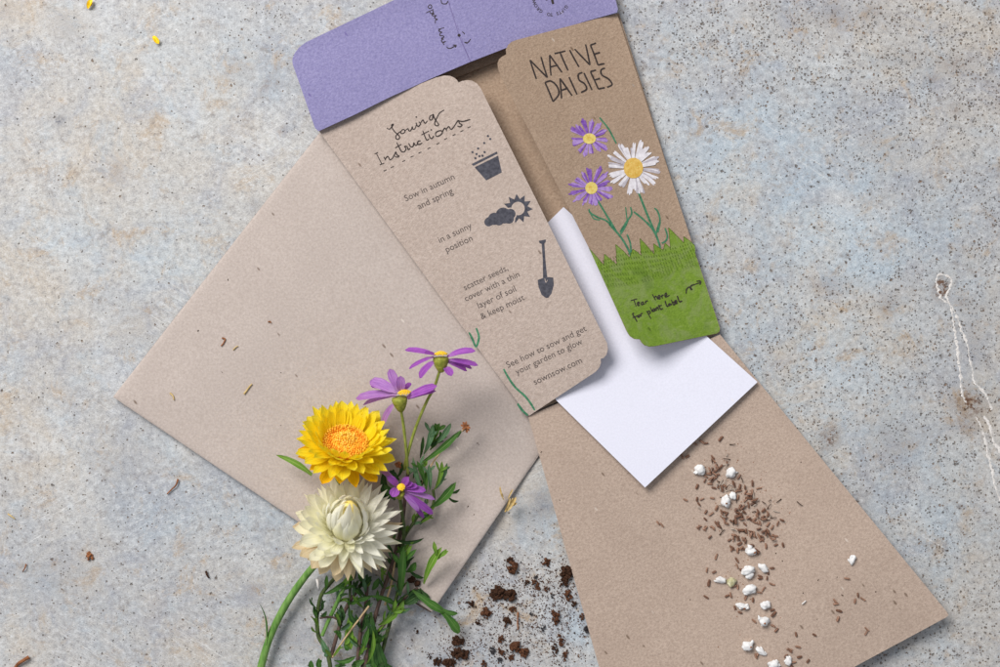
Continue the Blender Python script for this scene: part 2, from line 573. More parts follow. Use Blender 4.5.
# ------------------------------------------------------------------ table
def build_table():
    def axis(lo, hi, far, step):
        mid = list(np.arange(lo, hi + 1e-9, step))
        out = [hi + (far - hi) * (k / 10) ** 2 for k in range(1, 11)]
        return np.array([-q for q in reversed([-lo + (far + lo) * (k / 10) ** 2 for k in range(1, 11)])] + mid + out)
    xs = axis(-0.21, 0.21, 0.9, 0.0016)
    ys = axis(-0.15, 0.15, 0.7, 0.0016)
    X, Y = np.meshgrid(xs, ys)
    nx, ny = len(xs), len(ys)
    px = X / S + 500
    py = 333.5 - Y / S

    def blob(cx, cy, rx, ry, a=1.0, rot=0.0):
        c, s = math.cos(rot), math.sin(rot)
        u = (px - cx) * c + (py - cy) * s
        v = -(px - cx) * s + (py - cy) * c
        return a * np.exp(-((u / rx) ** 2 + (v / ry) ** 2))
    # wear masks: pitted, rusty, smudged; brown also paints the lower panel's edge shadow
    right = 1 / (1 + np.exp(-(px - 660) / 55))
    speck = 0.04 + 0.38 * right + blob(830, 40, 150, 70, 0.34) + blob(960, 60, 90, 60, 0.32) + blob(720, 30, 60, 60, 0.2) \
        - blob(760, 130, 90, 40, 0.22) - blob(890, 230, 80, 45, 0.22) - blob(790, 185, 60, 40, 0.2) + blob(850, 320, 90, 60, 0.12) \
        + blob(280, 20, 40, 30, 0.22) + blob(60, 520, 110, 60, 0.08) + blob(180, 600, 160, 70, 0.08) + blob(960, 230, 60, 60, .15) \
        + blob(520, 640, 90, 60, 0.18)
    rust_shadow = blob(830, 437, 9, 12, 1.1, .4) + blob(970, 404, 16, 13, 1.2, .3) + blob(941, 288, 7, 10, 1.9) + blob(961, 302, 9, 5, .6) \
        + blob(962, 425, 20, 7, .5) + blob(888, 305, 10, 12, .5, .5) + blob(830, 285, 26, 8, .35) + blob(955, 65, 16, 9, .6) \
        + blob(932, 78, 7, 5, .7) + blob(956, 108, 6, 6, .7) + blob(266, 85, 4, 13, .7, .5) + blob(278, 84, 3, 6, .6) \
        + blob(277, 68, 3, 4, .6) + blob(282, 130, 7, 5, .5) + blob(117, 170, 8, 12, .35) + blob(5, 12, 14, 10, .3) \
        + blob(255, 590, 9, 9, .45) + blob(206, 594, 10, 6, .25) + blob(184, 546, 5, 6, .4) + blob(238, 571, 6, 5, .35) \
        + blob(878, 645, 46, 14, .55, -.5) + blob(920, 585, 14, 9, .3) + blob(830, 20, 60, 12, .22) + blob(870, 12, 10, 6, .5) \
        + blob(880, 150, 30, 16, .2) + blob(500, 500, 12, 30, .2, .7) + blob(975, 340, 12, 30, .3) + blob(296, 640, 18, 12, .28) \
        + blob(470, 650, 60, 22, .18)  # long slanted streak by the lower panel's bottom edge is its painted shadow
    smudge = blob(541, 506, 14, 18, .75, .3) + blob(60, 120, 3.2, 3.2, 1.6) + blob(60, 120, 12, 10, .25) + blob(65, 25, 26, 16, .3) \
        + blob(240, 70, 16, 14, .25) + blob(140, 325, 24, 20, .18) + blob(60, 570, 40, 26, .22) + blob(840, 14, 14, 14, .35) \
        + blob(900, 60, 30, 8, .35) + blob(255, 205, 7, 6, .5, .6) + blob(895, 440, 22, 30, .3, -.6) + blob(120, 465, 30, 18, .16) \
        + blob(520, 530, 20, 10, .2)
    tan = blob(770, 60, 140, 70, .35) + blob(860, 320, 90, 30, .5) + blob(950, 400, 50, 40, .4) + blob(280, 20, 30, 25, .6) \
        + blob(100, 260, 60, 60, .25) + blob(230, 590, 70, 50, .4) + blob(500, 600, 90, 60, .5)
    blue = blob(760, 150, 90, 90, .6) + blob(800, 380, 110, 120, .55) + blob(880, 240, 90, 60, .45) + blob(180, 260, 60, 60, .4) + blob(60, 230, 60, 40, .3) + blob(250, 330, 40, 60, .3) \
        + blob(200, 80, 90, 60, .3) + blob(560, 500, 20, 50, .7) + blob(940, 540, 70, 90, .4) + blob(230, 520, 90, 30, .35) + blob(580, 640, 30, 40, .6)
    me = bpy.data.meshes.new("tabletop")
    v = np.stack([X.ravel(), Y.ravel(), np.zeros(nx * ny)], 1)
    i = np.arange(nx * ny).reshape(ny, nx)
    q = np.stack([i[:-1, :-1], i[:-1, 1:], i[1:, 1:], i[1:, :-1]], -1).reshape(-1, 4)
    ring = list(i[0, :]) + list(i[1:, -1]) + list(i[-1, -2::-1]) + list(i[-2:0:-1, 0])
    low = v[ring].copy()
    low[:, 2] = -0.03
    n0 = len(v)
    m = len(ring)
    sides = [[ring[k], n0 + k, n0 + (k + 1) % m, ring[(k + 1) % m]] for k in range(m)]
    me.from_pydata(np.concatenate([v, low]).tolist(), [], q.tolist() + sides)
    me.materials.append(M['table'])
    for name, arr in (("speck", speck), ("rust", rust_shadow), ("smudge", smudge), ("tan", tan), ("blue", blue)):
        at = me.attributes.new(name, 'FLOAT', 'POINT')
        at.data.foreach_set('value', np.concatenate([np.clip(arr, 0, 2).ravel(), np.zeros(m)]).astype(np.float32))
    me.update()
    o = bpy.data.objects.new("tabletop", me)
    COL.objects.link(o)
    ORG[o.name] = Vector((0, 0, 0))
    tag(o, kind='structure')
    # two raised pale flaking lines with a chip at their head
    lines = [[(936, 281), (938, 275), (944, 275), (951, 279), (950, 287), (947, 295), (949, 303), (955, 312), (960, 326), (966, 341), (969, 355), (972, 368), (974, 382), (981, 389), (987, 397), (992, 410)],
             [(936, 281), (939, 294), (944, 301), (950, 305), (953, 320), (955, 333), (957, 345), (958, 357), (960, 370), (961, 385), (963, 396), (966, 403)],
             [(976, 417), (981, 427), (985, 440), (988, 455), (992, 470), (995, 486), (1003, 505)],
             [(984, 416), (990, 427), (993, 440), (1000, 452), (1006, 470)]]
    for ln in lines:
        q_ = catmull(ln, 12)
        vs, fs = [], []
        for k, (x, y) in enumerate(q_):
            a = q_[max(0, k - 1)]
            b = q_[min(len(q_) - 1, k + 1)]
            d = Vector((b[0] - a[0], b[1] - a[1])).normalized()
            jx = 1.5 * noise.noise((x * .35, y * .35, 3.1)) + .9 * noise.noise((x * 1.1, y * 1.1, 5.1))
            w = 0.4 + 1.2 * max(0.0, 0.4 + noise.noise((x * .28, y * .28, 7.7)) + .8 * noise.noise((x * .9, y * .9, 2.7)))
            hgt = 0.00006 + 0.00012 * rnd()
            vs += [P(x + jx - d.y * w, y + d.x * w, 0.00001), P(x + jx, y, hgt), P(x + jx + d.y * w, y - d.x * w, 0.00001)]
            if k and noise.noise((x * .42, y * .42, 9.3)) > -.55:
                n = 3 * k
                fs += [[n - 3, n - 2, n + 1, n], [n - 2, n - 1, n + 2, n + 1]]
        mk("flaking_crack", vs, fs, M['flake'], o, smooth=False)
    return o


table = build_table()


# ------------------------------------------------------------------ sheet heights
def smooth(t):
    t = max(0.0, min(1.0, t))
    return t * t * (3 - 2 * t)


def seg_d(px, py, a, b):
    ax, ay = a
    bx, by = b
    dx, dy = bx - ax, by - ay
    L = math.hypot(dx, dy)
    return ((px - ax) * dy - (py - ay) * dx) / L, ((px - ax) * dx + (py - ay) * dy) / (L * L)


ENV = [(113, 397), (432, 612), (633, 317), (345, 100)]


def z_env(x, y):
    ds = [abs(seg_d(x, y, ENV[k], ENV[(k + 1) % 4])[0]) for k in range(4)]
    e = [min(1.0, d / 9.0) for d in ds]
    edge = min(e)
    round_ = 0.0006 * (1 - math.sqrt(max(0, 1 - (1 - edge) ** 2)))
    bulge = 0.0007 * smooth(min(ds) / 90.0)
    lift = 0.0024 * max(0, 1 - ds[1] / 60) * smooth((y - 465) / 60) + 0.0019 * max(0, 1 - ds[0] / 60)
    bulge += 0.00035 * math.sin(x * .019 + y * .011) * smooth(min(ds) / 60.0)
    return 0.0016 + bulge + lift - round_


LF = ((318, 131), (528, 415))      # left fold
RF = ((619, 13), (720, 333))       # right fold
BF = ((528, 415), (720, 333))      # bottom fold


def z_back(x, y):
    u = -seg_d(x, y, *LF)[0] / 300
    return 0.0038 - 0.0008 * max(0, min(1.2, u if u > 0 else -u))


def z_low(x, y):
    d, v = seg_d(x, y, *BF)
    d = abs(d) / 300
    v = max(-.3, min(1.5, v))
    z = 0.0033 * (1 - smooth(d * 1.25)) + 0.0009
    return z + 0.0058 * smooth((d - .25) / .75) * smooth((v + 0.1) / 1.3) + 0.0004 * math.sin(v * 5 + d * 4) * d


def z_left(x, y):
    d, v = seg_d(x, y, *LF)
    u = abs(d) / 130
    return 0.0050 + 0.0072 * u ** 1.1 * (0.85 + 0.55 * smooth((v - .4) / .6)) + 0.0008 * math.sin(v * 3.2) * u


def z_right(x, y):
    d, v = seg_d(x, y, *RF)
    u = max(0.0, abs(d) - 1.2) / 112
    return 0.0048 + 0.0155 * u ** 1.15 * (0.95 + 0.12 * smooth(v)) - 0.0006 * math.sin(v * 3.1) * (1 - u)


PL = ((318, 131), (618, 12))


def z_purple(x, y):
    d, v = seg_d(x, y, *PL)
    u = abs(d) / 80
    v = max(0, min(1, v))
    base = 0.0068 + 0.0040 * math.sin(min(1, v * 1.05) * math.pi) ** 0.8
    return base - 0.0028 * min(1, u) ** 1.2


def z_white(x, y):
    t = smooth((y - 260) / 220)
    r = smooth((x - 600) / 150)
    return 0.0047 + 0.0017 * t + 0.0004 * r + 0.0004 * math.cos((x + y) * .014)


def z_inner(x, y):
    return 0.0050 + 0.0006 * math.sin(x * .02)


def arc(cx, cy, r, a0, a1, n=5):
    return [(cx + r * math.cos(R(a0 + (a1 - a0) * k / n)), cy + r * math.sin(R(a0 + (a1 - a0) * k / n))) for k in range(n + 1)]


# ------------------------------------------------------------------ envelope
ins = []
for k in range(4):
    a, b = Vector(ENV[k]), Vector(ENV[(k + 1) % 4])
    d = (b - a).normalized()
    nrm = Vector((-d.y, d.x))
    c = sum((Vector(p) for p in ENV), Vector((0, 0))) / 4
    if (c - a).dot(nrm) < 0:
        nrm = -nrm
    for s in (1, 2.2, 4, 6.5, 9.5):
        p = a + nrm * s
        ins.append(((p.x, p.y, 0), (nrm.x, nrm.y, 0)))
env_root = empty("envelope", P(370, 370, 0), "large blank kraft paper envelope lying flat under the flowers and the seed packet", "envelope")
envb = sheet("body", ENV, z_env, 0.001, [M['kraft_env'], M['kraft_env']], env_root, 14, bottom=0.0011, insets=ins)

# ------------------------------------------------------------------ seed packet
pk = empty("seed_packet", P(560, 300, 0), "opened kraft card seed packet with lilac top flap and printed daisies, spread over the envelope", "seed packet")
KE = M['kraft_edge']
T = 0.00042
sheet("back_panel", [(319, 131), (528, 414), (720, 333), (619, 13)], z_back, T, [M['kraft_right'], KE], pk, 18)
sheet("lower_panel", [(528, 416), (720, 334.5), (947, 612), (948.5, 615), (946, 617.5), (648, 778), (630, 776)], z_low, T, [M['kraft_low'], KE], pk, 10)
sheet("inner_flap", [(400, 96), (412, 78), (500, 36), (520, 38), (518, 52), (497, 61), (455, 78)], z_inner, T, [M['kraft_right'], KE], pk, 14)

left_out = [(319, 131), (323, 123), (436, 77.5), (444, 75.6), (450, 75.8), (454, 77.5), (457, 80), (458.5, 82.5), (462, 81), (467, 80), (472, 80.6),
            (477, 83.5), (481, 88.5), (484, 95), (545, 217), (602, 333), (607, 343), (608, 349), (606.5, 354.5), (603.5, 358), (600.5, 358.8),
            (601, 362.5), (599.5, 367), (596, 371.5), (590, 375.5), (529.5, 415.5), (526.5, 414.8), (524, 411)]
lp = sheet("left_panel", left_out, z_left, T, [M['kraft_left'], KE], pk, 9)
right_out = [(617, 13.5), (516, 40), (511.5, 41.8), (508, 45), (505.8, 49.5), (506.2, 54.5), (502.5, 56.3), (499.2, 59), (497.5, 63), (498, 68), (500.5, 75),
             (540, 151), (589, 248), (626.5, 331), (629.5, 336), (634, 339), (639.8, 339.5), (641.3, 342.5), (644.5, 345.4), (649, 346.8), (655, 346.4), (717, 333.6),
             (719.7, 331.5), (720, 328)]
rp = sheet("right_panel", right_out, z_right, T, [M['kraft_right'], KE], pk, 9)
pur_out = [(318.5, 131.2), (356, 114), (390, 97), (430, 79), (470, 62), (508, 47.2), (558, 29.6), (590, 20), (617, 12.5), (618, 9), (594, -85), (588, -90), (580, -89), (394, 0), (306, 42.2), (299, 47.5), (294.5, 53.5), (292.3, 59), (292.6, 64), (315, 128)]
pp = sheet("top_flap", pur_out, z_purple, T, [M['purple'], M['purple']], pk, 9)


def tr(lst, ox, oy, sc):
    return [[(ox + x / sc, oy + y / sc) for x, y in l] for l in lst]


# --- left panel print
pr = Print(z_left)
head = [[(140, 275), (160, 285), (178, 270), (195, 245), (180, 250), (185, 275), (205, 305), (232, 330), (248, 350), (235, 370), (215, 360), (220, 335), (245, 310), (262, 300)],
        [(262, 300), (255, 312), (265, 322), (285, 315), (292, 300), (282, 288), (268, 290), (262, 300)],
        [(292, 298), (315, 280), (322, 295), (335, 300), (348, 280), (352, 265), (358, 285), (375, 280), (385, 250)],
        [(383, 230), (393, 255), (405, 262), (418, 245)], [(408, 222), (425, 248)], [(420, 236), (440, 208), (452, 228), (462, 235), (478, 215)],
        [(525, 165), (505, 172), (495, 195), (505, 210), (520, 198), (527, 160), (535, 190), (562, 230), (572, 245), (562, 257), (543, 250), (540, 230), (555, 195), (580, 150), (620, 125)],
        [(38, 492), (66, 478)], [(52, 485), (98, 575)], [(82, 582), (118, 568)],
        [(115, 515), (130, 545)], [(125, 535), (145, 512), (155, 520), (165, 540), (185, 530)],
        [(185, 530), (205, 495), (215, 475), (225, 500), (242, 508), (225, 518), (205, 510)],
        [(222, 395), (245, 440), (262, 470), (285, 475)], [(210, 442), (262, 410)],
        [(285, 475), (300, 450), (288, 428), (310, 432), (318, 455), (335, 445)],
        [(322, 402), (340, 432), (360, 425), (365, 398), (378, 420), (395, 412)],
        [(422, 382), (402, 386), (395, 406), (412, 412), (435, 398)],
        [(440, 298), (462, 358), (475, 376), (492, 365)], [(428, 332), (490, 300)],
        [(488, 325), (500, 355), (515, 362), (532, 340)],
        [(545, 325), (552, 343), (575, 340), (600, 320), (598, 300), (575, 298), (552, 310), (545, 325)],
        [(600, 315), (622, 275), (640, 300)], [(632, 290), (655, 262), (668, 280), (680, 285), (700, 262)],
        [(700, 262), (735, 212), (745, 235), (767, 250), (750, 264), (728, 258)], [(738, 214), (775, 220), (835, 203)]]
for l in tr(head, 370, 95, 8.336):
    pr.stroke(l, 1.25)
for x, y in ((385, 183), (510, 290)):
    pr.dot(370 + x / 8.336, 95 + y / 8.336, .8)
for x, y in ((125, 628), (185, 600), (280, 550), (350, 513), (415, 480), (490, 443), (565, 405), (630, 365), (700, 332), (765, 300), (825, 268)):
    x, y = 370 + x / 8.336, 95 + y / 8.336
    pr.stroke([(x - 1.5, y + .7), (x + 1.5, y - .7)], 0.95, smooth=False)
pr.build("heading_lettering", [M['ink']], lp)
for lines in ([("Sow in autumn", (406, 201.5), (455, 178.8)), ("and spring", (419, 209.5), (453.5, 193.2))],
              [("in a sunny", (440, 243), (472.5, 227.5)), ("position", (447, 252.5), (473, 240.3))],
              [("scatter seeds,", (465, 290.5), (508.5, 270)), ("cover with a thin", (466, 301.5), (520, 276.4)), ("layer of soil", (479, 308.5), (516.5, 291)), ("& keep moist", (482, 319.5), (525, 299.5))],
              [("See how to sow and get", (508, 368), (587, 330.5)), ("your garden to glow", (517, 374.8), (583, 343.5)), ("sownsow.com", (535, 385), (582.5, 362.5))]):
    pr = Print(z_left)
    for s, a, b in lines:
        pr.text(s, a, b, thin=0.0)
    pr.build("instruction_text", [M['ink_grey']], lp)
# pot with seeds
pr = Print(z_left)
z5 = lambda pts: [(470 + x / 7.414, 140 + y / 7.414) for x, y in pts]
pr.poly(z5([(12, 178), (198, 86), (206, 100), (24, 192)]), 0)
pr.poly(z5([(34, 202), (208, 116), (236, 240), (120, 300)]), 0)
for x, y in ((105, 22), (60, 62), (18, 90), (48, 104), (108, 90), (70, 120), (92, 117), (40, 135), (150, -8), (133, -30)):
    pr.dot(470 + x / 7.414, 140 + y / 7.414, 1.15)
pr.build("printed_pot", [M['ink_icon']], lp)
# sun and cloud
pr = Print(z_left)
cx, cy = 356, 508
ring = []
nr = 11
for k in range(nr * 2):
    a = R(-96 + k * 360 / (nr * 2))
    r = 110 if k % 2 == 0 else 72
    ring.append((cx + r * math.cos(a), cy + r * math.sin(a)))
pr.poly(z5(ring), 0)
pr.poly(z5([(cx + 50 * math.cos(R(a)), cy + 50 * math.sin(R(a))) for a in range(0, 360, 18)]), 1)


def cloud(g):
    ux, uy = math.cos(R(-14)), math.sin(R(-14))
    pts = []
    for k in range(72):
        a = k * 5
        best = 0
        dx, dy = math.cos(R(a)), math.sin(R(a))
        for (ox, oy, r) in ((140, 608, 34), (180, 585, 46), (245, 555, 54), (300, 548, 38), (290, 585, 36), (215, 600, 34), (255, 590, 30)):
            r += g
            px_, py_ = ox - 220, oy - 578
            b = px_ * dx + py_ * dy
            c = px_ * px_ + py_ * py_ - r * r
            if b * b - c > 0:
                best = max(best, b + math.sqrt(b * b - c))
        pts.append((220 + dx * best, 578 + dy * best))
    return pts


pr.poly(z5(cloud(9)), 1)
pr.poly(z5(cloud(0)), 0)
pr.build("printed_sun_cloud", [M['ink_icon'], M['ink_bare']], lp)
pr = Print(z_left)
z6 = lambda pts: [(400 + x / 5, 200 + y / 5) for x, y in pts]
pr.poly(z6([(694, 204), (730, 197), (728, 211), (722, 217), (727, 300), (736, 385), (766, 388), (769, 425), (757, 468), (742, 488), (730, 490), (708, 474), (693, 436), (688, 400), (715, 390), (714, 300), (708, 219), (698, 216)]), 0)
pr.stroke(z6([(724, 392), (729, 412), (738, 400)]), .7, 1)
pr.build("printed_spade", [M['ink_icon'], M['ink_bare']], lp)
for grp in ((([(95, 162), (112, 195), (128, 236)], 2.3), ([(131, 140), (144, 180), (140, 212), (130, 237)], 2.2)),
            (([(268, 345), (290, 385), (325, 435), (372, 478), (402, 515), (424, 552)], 2.4),), (([(338, 518), (362, 552), (390, 577)], 2.6),)):
    pr = Print(z_left)
    for l, w in grp:
        pr.stroke([(450 + x / 5, 300 + y / 5) for x, y in l], w)
    pr.build("printed_stem", [M['ink_green']], lp)

# --- right panel print
pr = Print(z_right)
caps = [[(382, 395), (350, 300), (437, 388), (405, 285)], [(455, 378), (448, 275), (510, 362)], [(452, 335), (490, 325)], [(472, 268), (528, 255)], [(500, 262), (540, 352)],
        [(548, 250), (595, 335)], [(573, 245), (650, 325), (628, 222)], [(680, 215), (652, 225), (690, 325), (722, 318)], [(668, 272), (700, 262)],
        [(425, 412), (465, 508)], [(508, 492), (500, 392), (560, 478)], [(505, 452), (540, 440)], [(545, 385), (585, 472)], [(620, 365), (660, 450)],
        [(680, 350), (652, 358), (692, 445), (724, 438)], [(670, 400), (700, 392)]]
for l in tr(caps, 460, 0, 5):
    for a, b in zip(l[:-1], l[1:]):
        pr.stroke([a, ((a[0] + b[0]) / 2 + uni(-.2, .2), (a[1] + b[1]) / 2), b], 1.75, taper=.1)
for l in tr([[(425, 412), (455, 405), (485, 432), (494, 470), (465, 508)], [(612, 362), (592, 372), (596, 400), (622, 418), (633, 445), (605, 462)], [(725, 340), (705, 350), (710, 375), (743, 395), (760, 422), (735, 436)]], 460, 0, 5):
    pr.stroke(l, 1.75, taper=.1)
pr.build("title_lettering", [M['ink']], rp)


def print_daisy(cx, cy, rx, ry, n, w, mats, disc_mi, disc_r, jit=0.12, skip=()):
    pr = Print(z_right, 0.00006)
    for k in range(n):
        a0 = k * 2 * math.pi / n + uni(-jit, jit)
        L0 = uni(.8, 1.06)
        for q in range(w):        # each petal is a few tapering brush strokes
            a = a0 + (q - (w - 1) / 2) * (2.1 / n) / max(1, w - 1) * 1.2
            L = L0 * uni(.82, 1.0) * (1 - .07 * abs(q - (w - 1) / 2))
            c, e = (cx + math.cos(a0) * rx * .18, cy + math.sin(a0) * ry * .18), (cx + math.cos(a) * rx * L, cy + math.sin(a) * ry * L)
            m = ((c[0] + e[0]) / 2 + (e[0] - cx) * .12 + uni(-.5, .5), (c[1] + e[1]) / 2 + (e[1] - cy) * .12 + uni(-.5, .5))
            pr.stroke([c, m, e], uni(1.6, 2.5) * (1.25 if w == 2 else 1.1), 0 if rnd() < (.45 if w == 3 else .7) else 1, True, .7)
    pr.dot(cx, cy, disc_r[0], 2, disc_r[1], 14)
    for k in range(10):
        a = uni(0, 6.28)
        r = math.sqrt(rnd()) * .7
        pr.dot(cx + r * disc_r[0] * math.cos(a), cy + r * disc_r[1] * math.sin(a), .6, 3)
    return pr.build("printed_daisy", mats, rp)


pr = Print(z_right, 0.00005)
for l, w in (([(385, 663), (350, 605), (275, 480)], 2.2), ([(372, 640), (330, 603), (285, 585), (250, 562), (246, 545)], 2.0), ([(250, 562), (268, 592), (300, 600)], 1.4), ([(400, 660), (432, 610), (458, 570), (452, 535)], 1.9), ([(436, 605), (428, 535)], 1.7),
             ([(572, 655), (535, 570), (480, 430)], 2.3), ([(562, 645), (520, 600), (468, 558)], 2.0), ([(590, 662), (600, 605), (590, 560), (572, 540)], 1.9), ([(298, 88), (340, 140), (362, 180), (382, 218)], 1.9)):
    pr.stroke([(540 + x / 5, 100 + y / 5) for x, y in l], w)
for l, w in (([(345, 20), (400, 80), (440, 145), (466, 212)], 2.3), ([(402, 72), (425, 35), (440, 0)], 1.9), ([(435, 72), (452, 120), (455, 185)], 1.9), ([(570, 52), (588, 95), (602, 140)], 2.2), ([(535, 10), (575, 65), (600, 132)], 2.2), ([(600, 5), (588, 40), (580, 72)], 1.9), ([(625, 40), (637, 80), (628, 105), (608, 116)], 1.9)):
    pr.stroke([(540 + x / 5, 220 + y / 5) for x, y in l], w)
pr.build("printed_stem", [M['ink_green']], rp)
print_daisy(589.4, 138.6, 24, 22, 14, 3, [M['ink_purple'], M['ink_lilac'], M['ink_yellow'], M['ink_amber']], 2, (6.6, 5.4))
print_daisy(591.4, 188, 25, 23, 15, 3, [M['ink_purple'], M['ink_lilac'], M['ink_yellow'], M['ink_amber']], 2, (6.2, 6.2))
print_daisy(633.4, 168, 31, 30, 34, 2, [M['ink_white'], M['ink_shade'], M['ink_amber'], M['ink_yellow']], 2, (9.8, 10.4))
# grass
pr = Print(z_right, 0.00013)
zz = [(245, 142), (285, 185), (320, 228), (322, 170), (352, 196), (385, 225), (382, 165), (378, 122), (420, 158), (448, 188), (464, 145), (486, 160), (508, 180), (502, 130), (500, 92), (535, 130), (572, 172), (568, 118), (592, 135), (616, 152), (625, 115), (640, 128), (652, 140), (648, 90), (643, 38), (680, 75), (720, 115), (718, 82), (750, 105), (774, 128)]
gz = [(540 + x / 5, 220 + y / 5) for x, y in zz]
inner = [(695.3, 253.5), (719.7, 328), (719.4, 331.3), (716.9, 333.3), (655, 346.1), (649, 346.5), (644.6, 345.1), (641.5, 342.3), (640, 339.2), (634.1, 338.7), (629.7, 335.8), (626.8, 331)]
pr.poly(gz + inner, 0, 9)
for k in range(0, len(gz) - 1):
    pr.stroke([gz[k], gz[k + 1]], .7, 1, False)
pr.build("printed_grass", [M['ink_grass'], M['ink_stitch']], rp)
pr = Print(z_right, 0.00018)
for row in range(7):
    for k in range(40):
        t = (k + .5 * (row % 2)) / 39
        x = 598 + row * 1.6 + t * (97 + row * 1.1)
        y = 262 + row * 3.7 - t * 22 - 2.5 * math.sin(t * 6 + row * .5)
        lx = 589 + (y - 248) * .455
        rx_ = 696 + (y - 250) * .31
        if lx + 2 < x < rx_ - 2 and rnd() < .9:
            pr.stroke([(x, y), (x + .5 + uni(-.3, .3), y + 1.9)], .75, 0, False)
pr.build("stitch_marks", [M['ink_stitch']], rp)
pr = Print(z_right, 0.00020)
note = [[(120, 340), (190, 320)], [(155, 335), (180, 405)], [(195, 380), (215, 370), (205, 355), (193, 372), (200, 395), (220, 390)], [(252, 354), (238, 362), (238, 382), (250, 384), (259, 370), (257, 350)], [(257, 350), (262, 374), (277, 378)],
        [(275, 350), (290, 375)], [(283, 361), (290, 347), (304, 343), (309, 347)], [(360, 270), (395, 335)], [(380, 310), (400, 290), (420, 325)], [(425, 310), (445, 300), (435, 280), (422, 300), (432, 322), (452, 315)],
        [(455, 285), (475, 315)], [(463, 298), (468, 284), (480, 279), (485, 282)], [(498, 290), (520, 275), (512, 255), (498, 275), (508, 300), (550, 280)],
        [(155, 478), (140, 488), (165, 530), (190, 575)], [(140, 530), (200, 505)], [(205, 500), (195, 515), (208, 525), (220, 510), (208, 498)], [(222, 490), (238, 515)], [(230, 500), (236, 486), (247, 481), (251, 484)],
        [(295, 455), (345, 540)], [(300, 470), (325, 455), (335, 475), (315, 490)], [(335, 410), (360, 465)], [(380, 428), (365, 438), (367, 456), (379, 456), (386, 442), (384, 425)], [(384, 425), (390, 448), (400, 450)], [(395, 420), (410, 450)], [(402, 432), (415, 412), (430, 445)],
        [(430, 385), (450, 435), (475, 425)], [(425, 405), (465, 390)], [(500, 340), (520, 400), (540, 395)], [(555, 370), (540, 380), (550, 395), (565, 375), (572, 390)], [(570, 330), (592, 385), (610, 372), (598, 355), (585, 365)],
        [(612, 360), (630, 350), (620, 335), (610, 350), (620, 372), (640, 365)], [(635, 285), (660, 350), (690, 340)],
        [(735, 262), (740, 215), (770, 188), (800, 215), (782, 208), (790, 175), (830, 160), (890, 140)], [(850, 125), (895, 125), (888, 165)]]
for l in tr(note, 620, 270, 11.11):
    pr.stroke(l, 1.35)
pr.build("handwritten_note", [M['ink']], rp)

# --- lilac flap print
pr = Print(z_purple)
oh = [[(190, 60), (205, 48), (222, 60), (218, 82), (198, 86), (186, 72), (190, 60)], [(166, 132), (240, 95)], [(200, 118), (215, 138), (238, 128), (232, 102)], [(232, 130), (246, 142), (225, 150), (236, 165)],
      [(236, 165), (268, 158), (250, 182), (282, 200), (262, 205), (260, 240)], [(288, 300), (352, 284)], [(315, 294), (296, 318), (330, 330)], [(330, 330), (312, 340), (306, 362), (340, 368)], [(340, 368), (348, 380), (322, 392), (345, 400)],
      [(345, 400), (324, 410), (330, 432), (368, 424)], [(368, 424), (340, 440), (352, 460)], [(376, 480), (395, 496), (425, 492), (465, 468)], [(440, 462), (474, 464), (462, 488)],
      [(535, 325), (552, 338), (560, 352)], [(556, 430), (580, 442), (600, 428), (622, 400)], [(568, 432), (582, 436)], [(318, 0), (325, 30), (345, 40)], [(345, 40), (375, 36), (388, 10)]]
for l in tr(oh, 410, 0, 10.26):
    pr.stroke(l, 1.0)
pr.dot(410 + 503 / 10.26, 362 / 10.26, 1.6)
pr.build("handwritten_note", [M['ink']], pp)
pr = Print(z_purple)
pr.stroke([(448.5, 2), (459, 35)], .8, 0, False)
for k in range(14):
    a = (440 + 30 * k / 14, -24 + 86 * k / 14)
    if k % 2 == 0:
        pr.stroke([a, (a[0] + 1.6, a[1] + 4.6)], .55, 0, False)
pr.stroke([(459, 36), (470.5, 61.5)], 1.1, 0, False)
pr.build("perforation", [M['hole']], pp)
pr = Print(z_purple)
ec = (551.5, -3.5)
letters = "GIFTS TO GROW"
# upside-down lettering along the lower arc of the round emblem, read from right to left
angs = [35, 44.5, 53, 62, 71, 80, 90, 99, 112, 126, 138, 150, 163]
for ch, a in zip(letters, angs):
    if ch == ' ':
        continue
    rad = 18.2
    x, y = ec[0] + rad * math.cos(R(a)), ec[1] + rad * math.sin(R(a))
    tx, ty = -math.sin(R(a)), math.cos(R(a))
    ox, oy = math.cos(R(a)), math.sin(R(a))
    bx, by = ec[0] + (rad - 1.7) * math.cos(R(a)), ec[1] + (rad - 1.7) * math.sin(R(a))
    pr.text(ch, (bx, by), (bx + tx, by + ty), 0, thin=0.012, fit=False, size=4.6, up=(ox, oy))
pr.stroke([(552, -6), (552.2, 0), (553.2, 4)], 2.6, 0, taper=.1)
pr.dot(546.6, -.8, 1.2)
pr.poly([(545, -14), (552, -5), (559, -14), (557, -5), (552, -2), (547, -5)], 0, 30)
pr.build("round_emblem", [M['ink']], pp)

# ------------------------------------------------------------------ white sheet
wp = sheet("paper_sachet", [(563.5, 207), (757.5, 382), (645, 487.5), (556, 400), (546, 380), (536, 325), (534, 236)], z_white, 0.0004, [M['white'], M['white']], None, 9)
tag(wp, "plain white paper sachet tucked between the two kraft flaps", "sachet")


# ------------------------------------------------------------------ plant builders
def lerp_prof(pr_):
    def f(t):
        for (a, va), (b, vb) in zip(pr_[:-1], pr_[1:]):
            if t <= b:
                q = (t - a) / (b - a)
                q = q * q * (3 - 2 * q)
                return va + (vb - va) * q
        return pr_[-1][1]
    return f


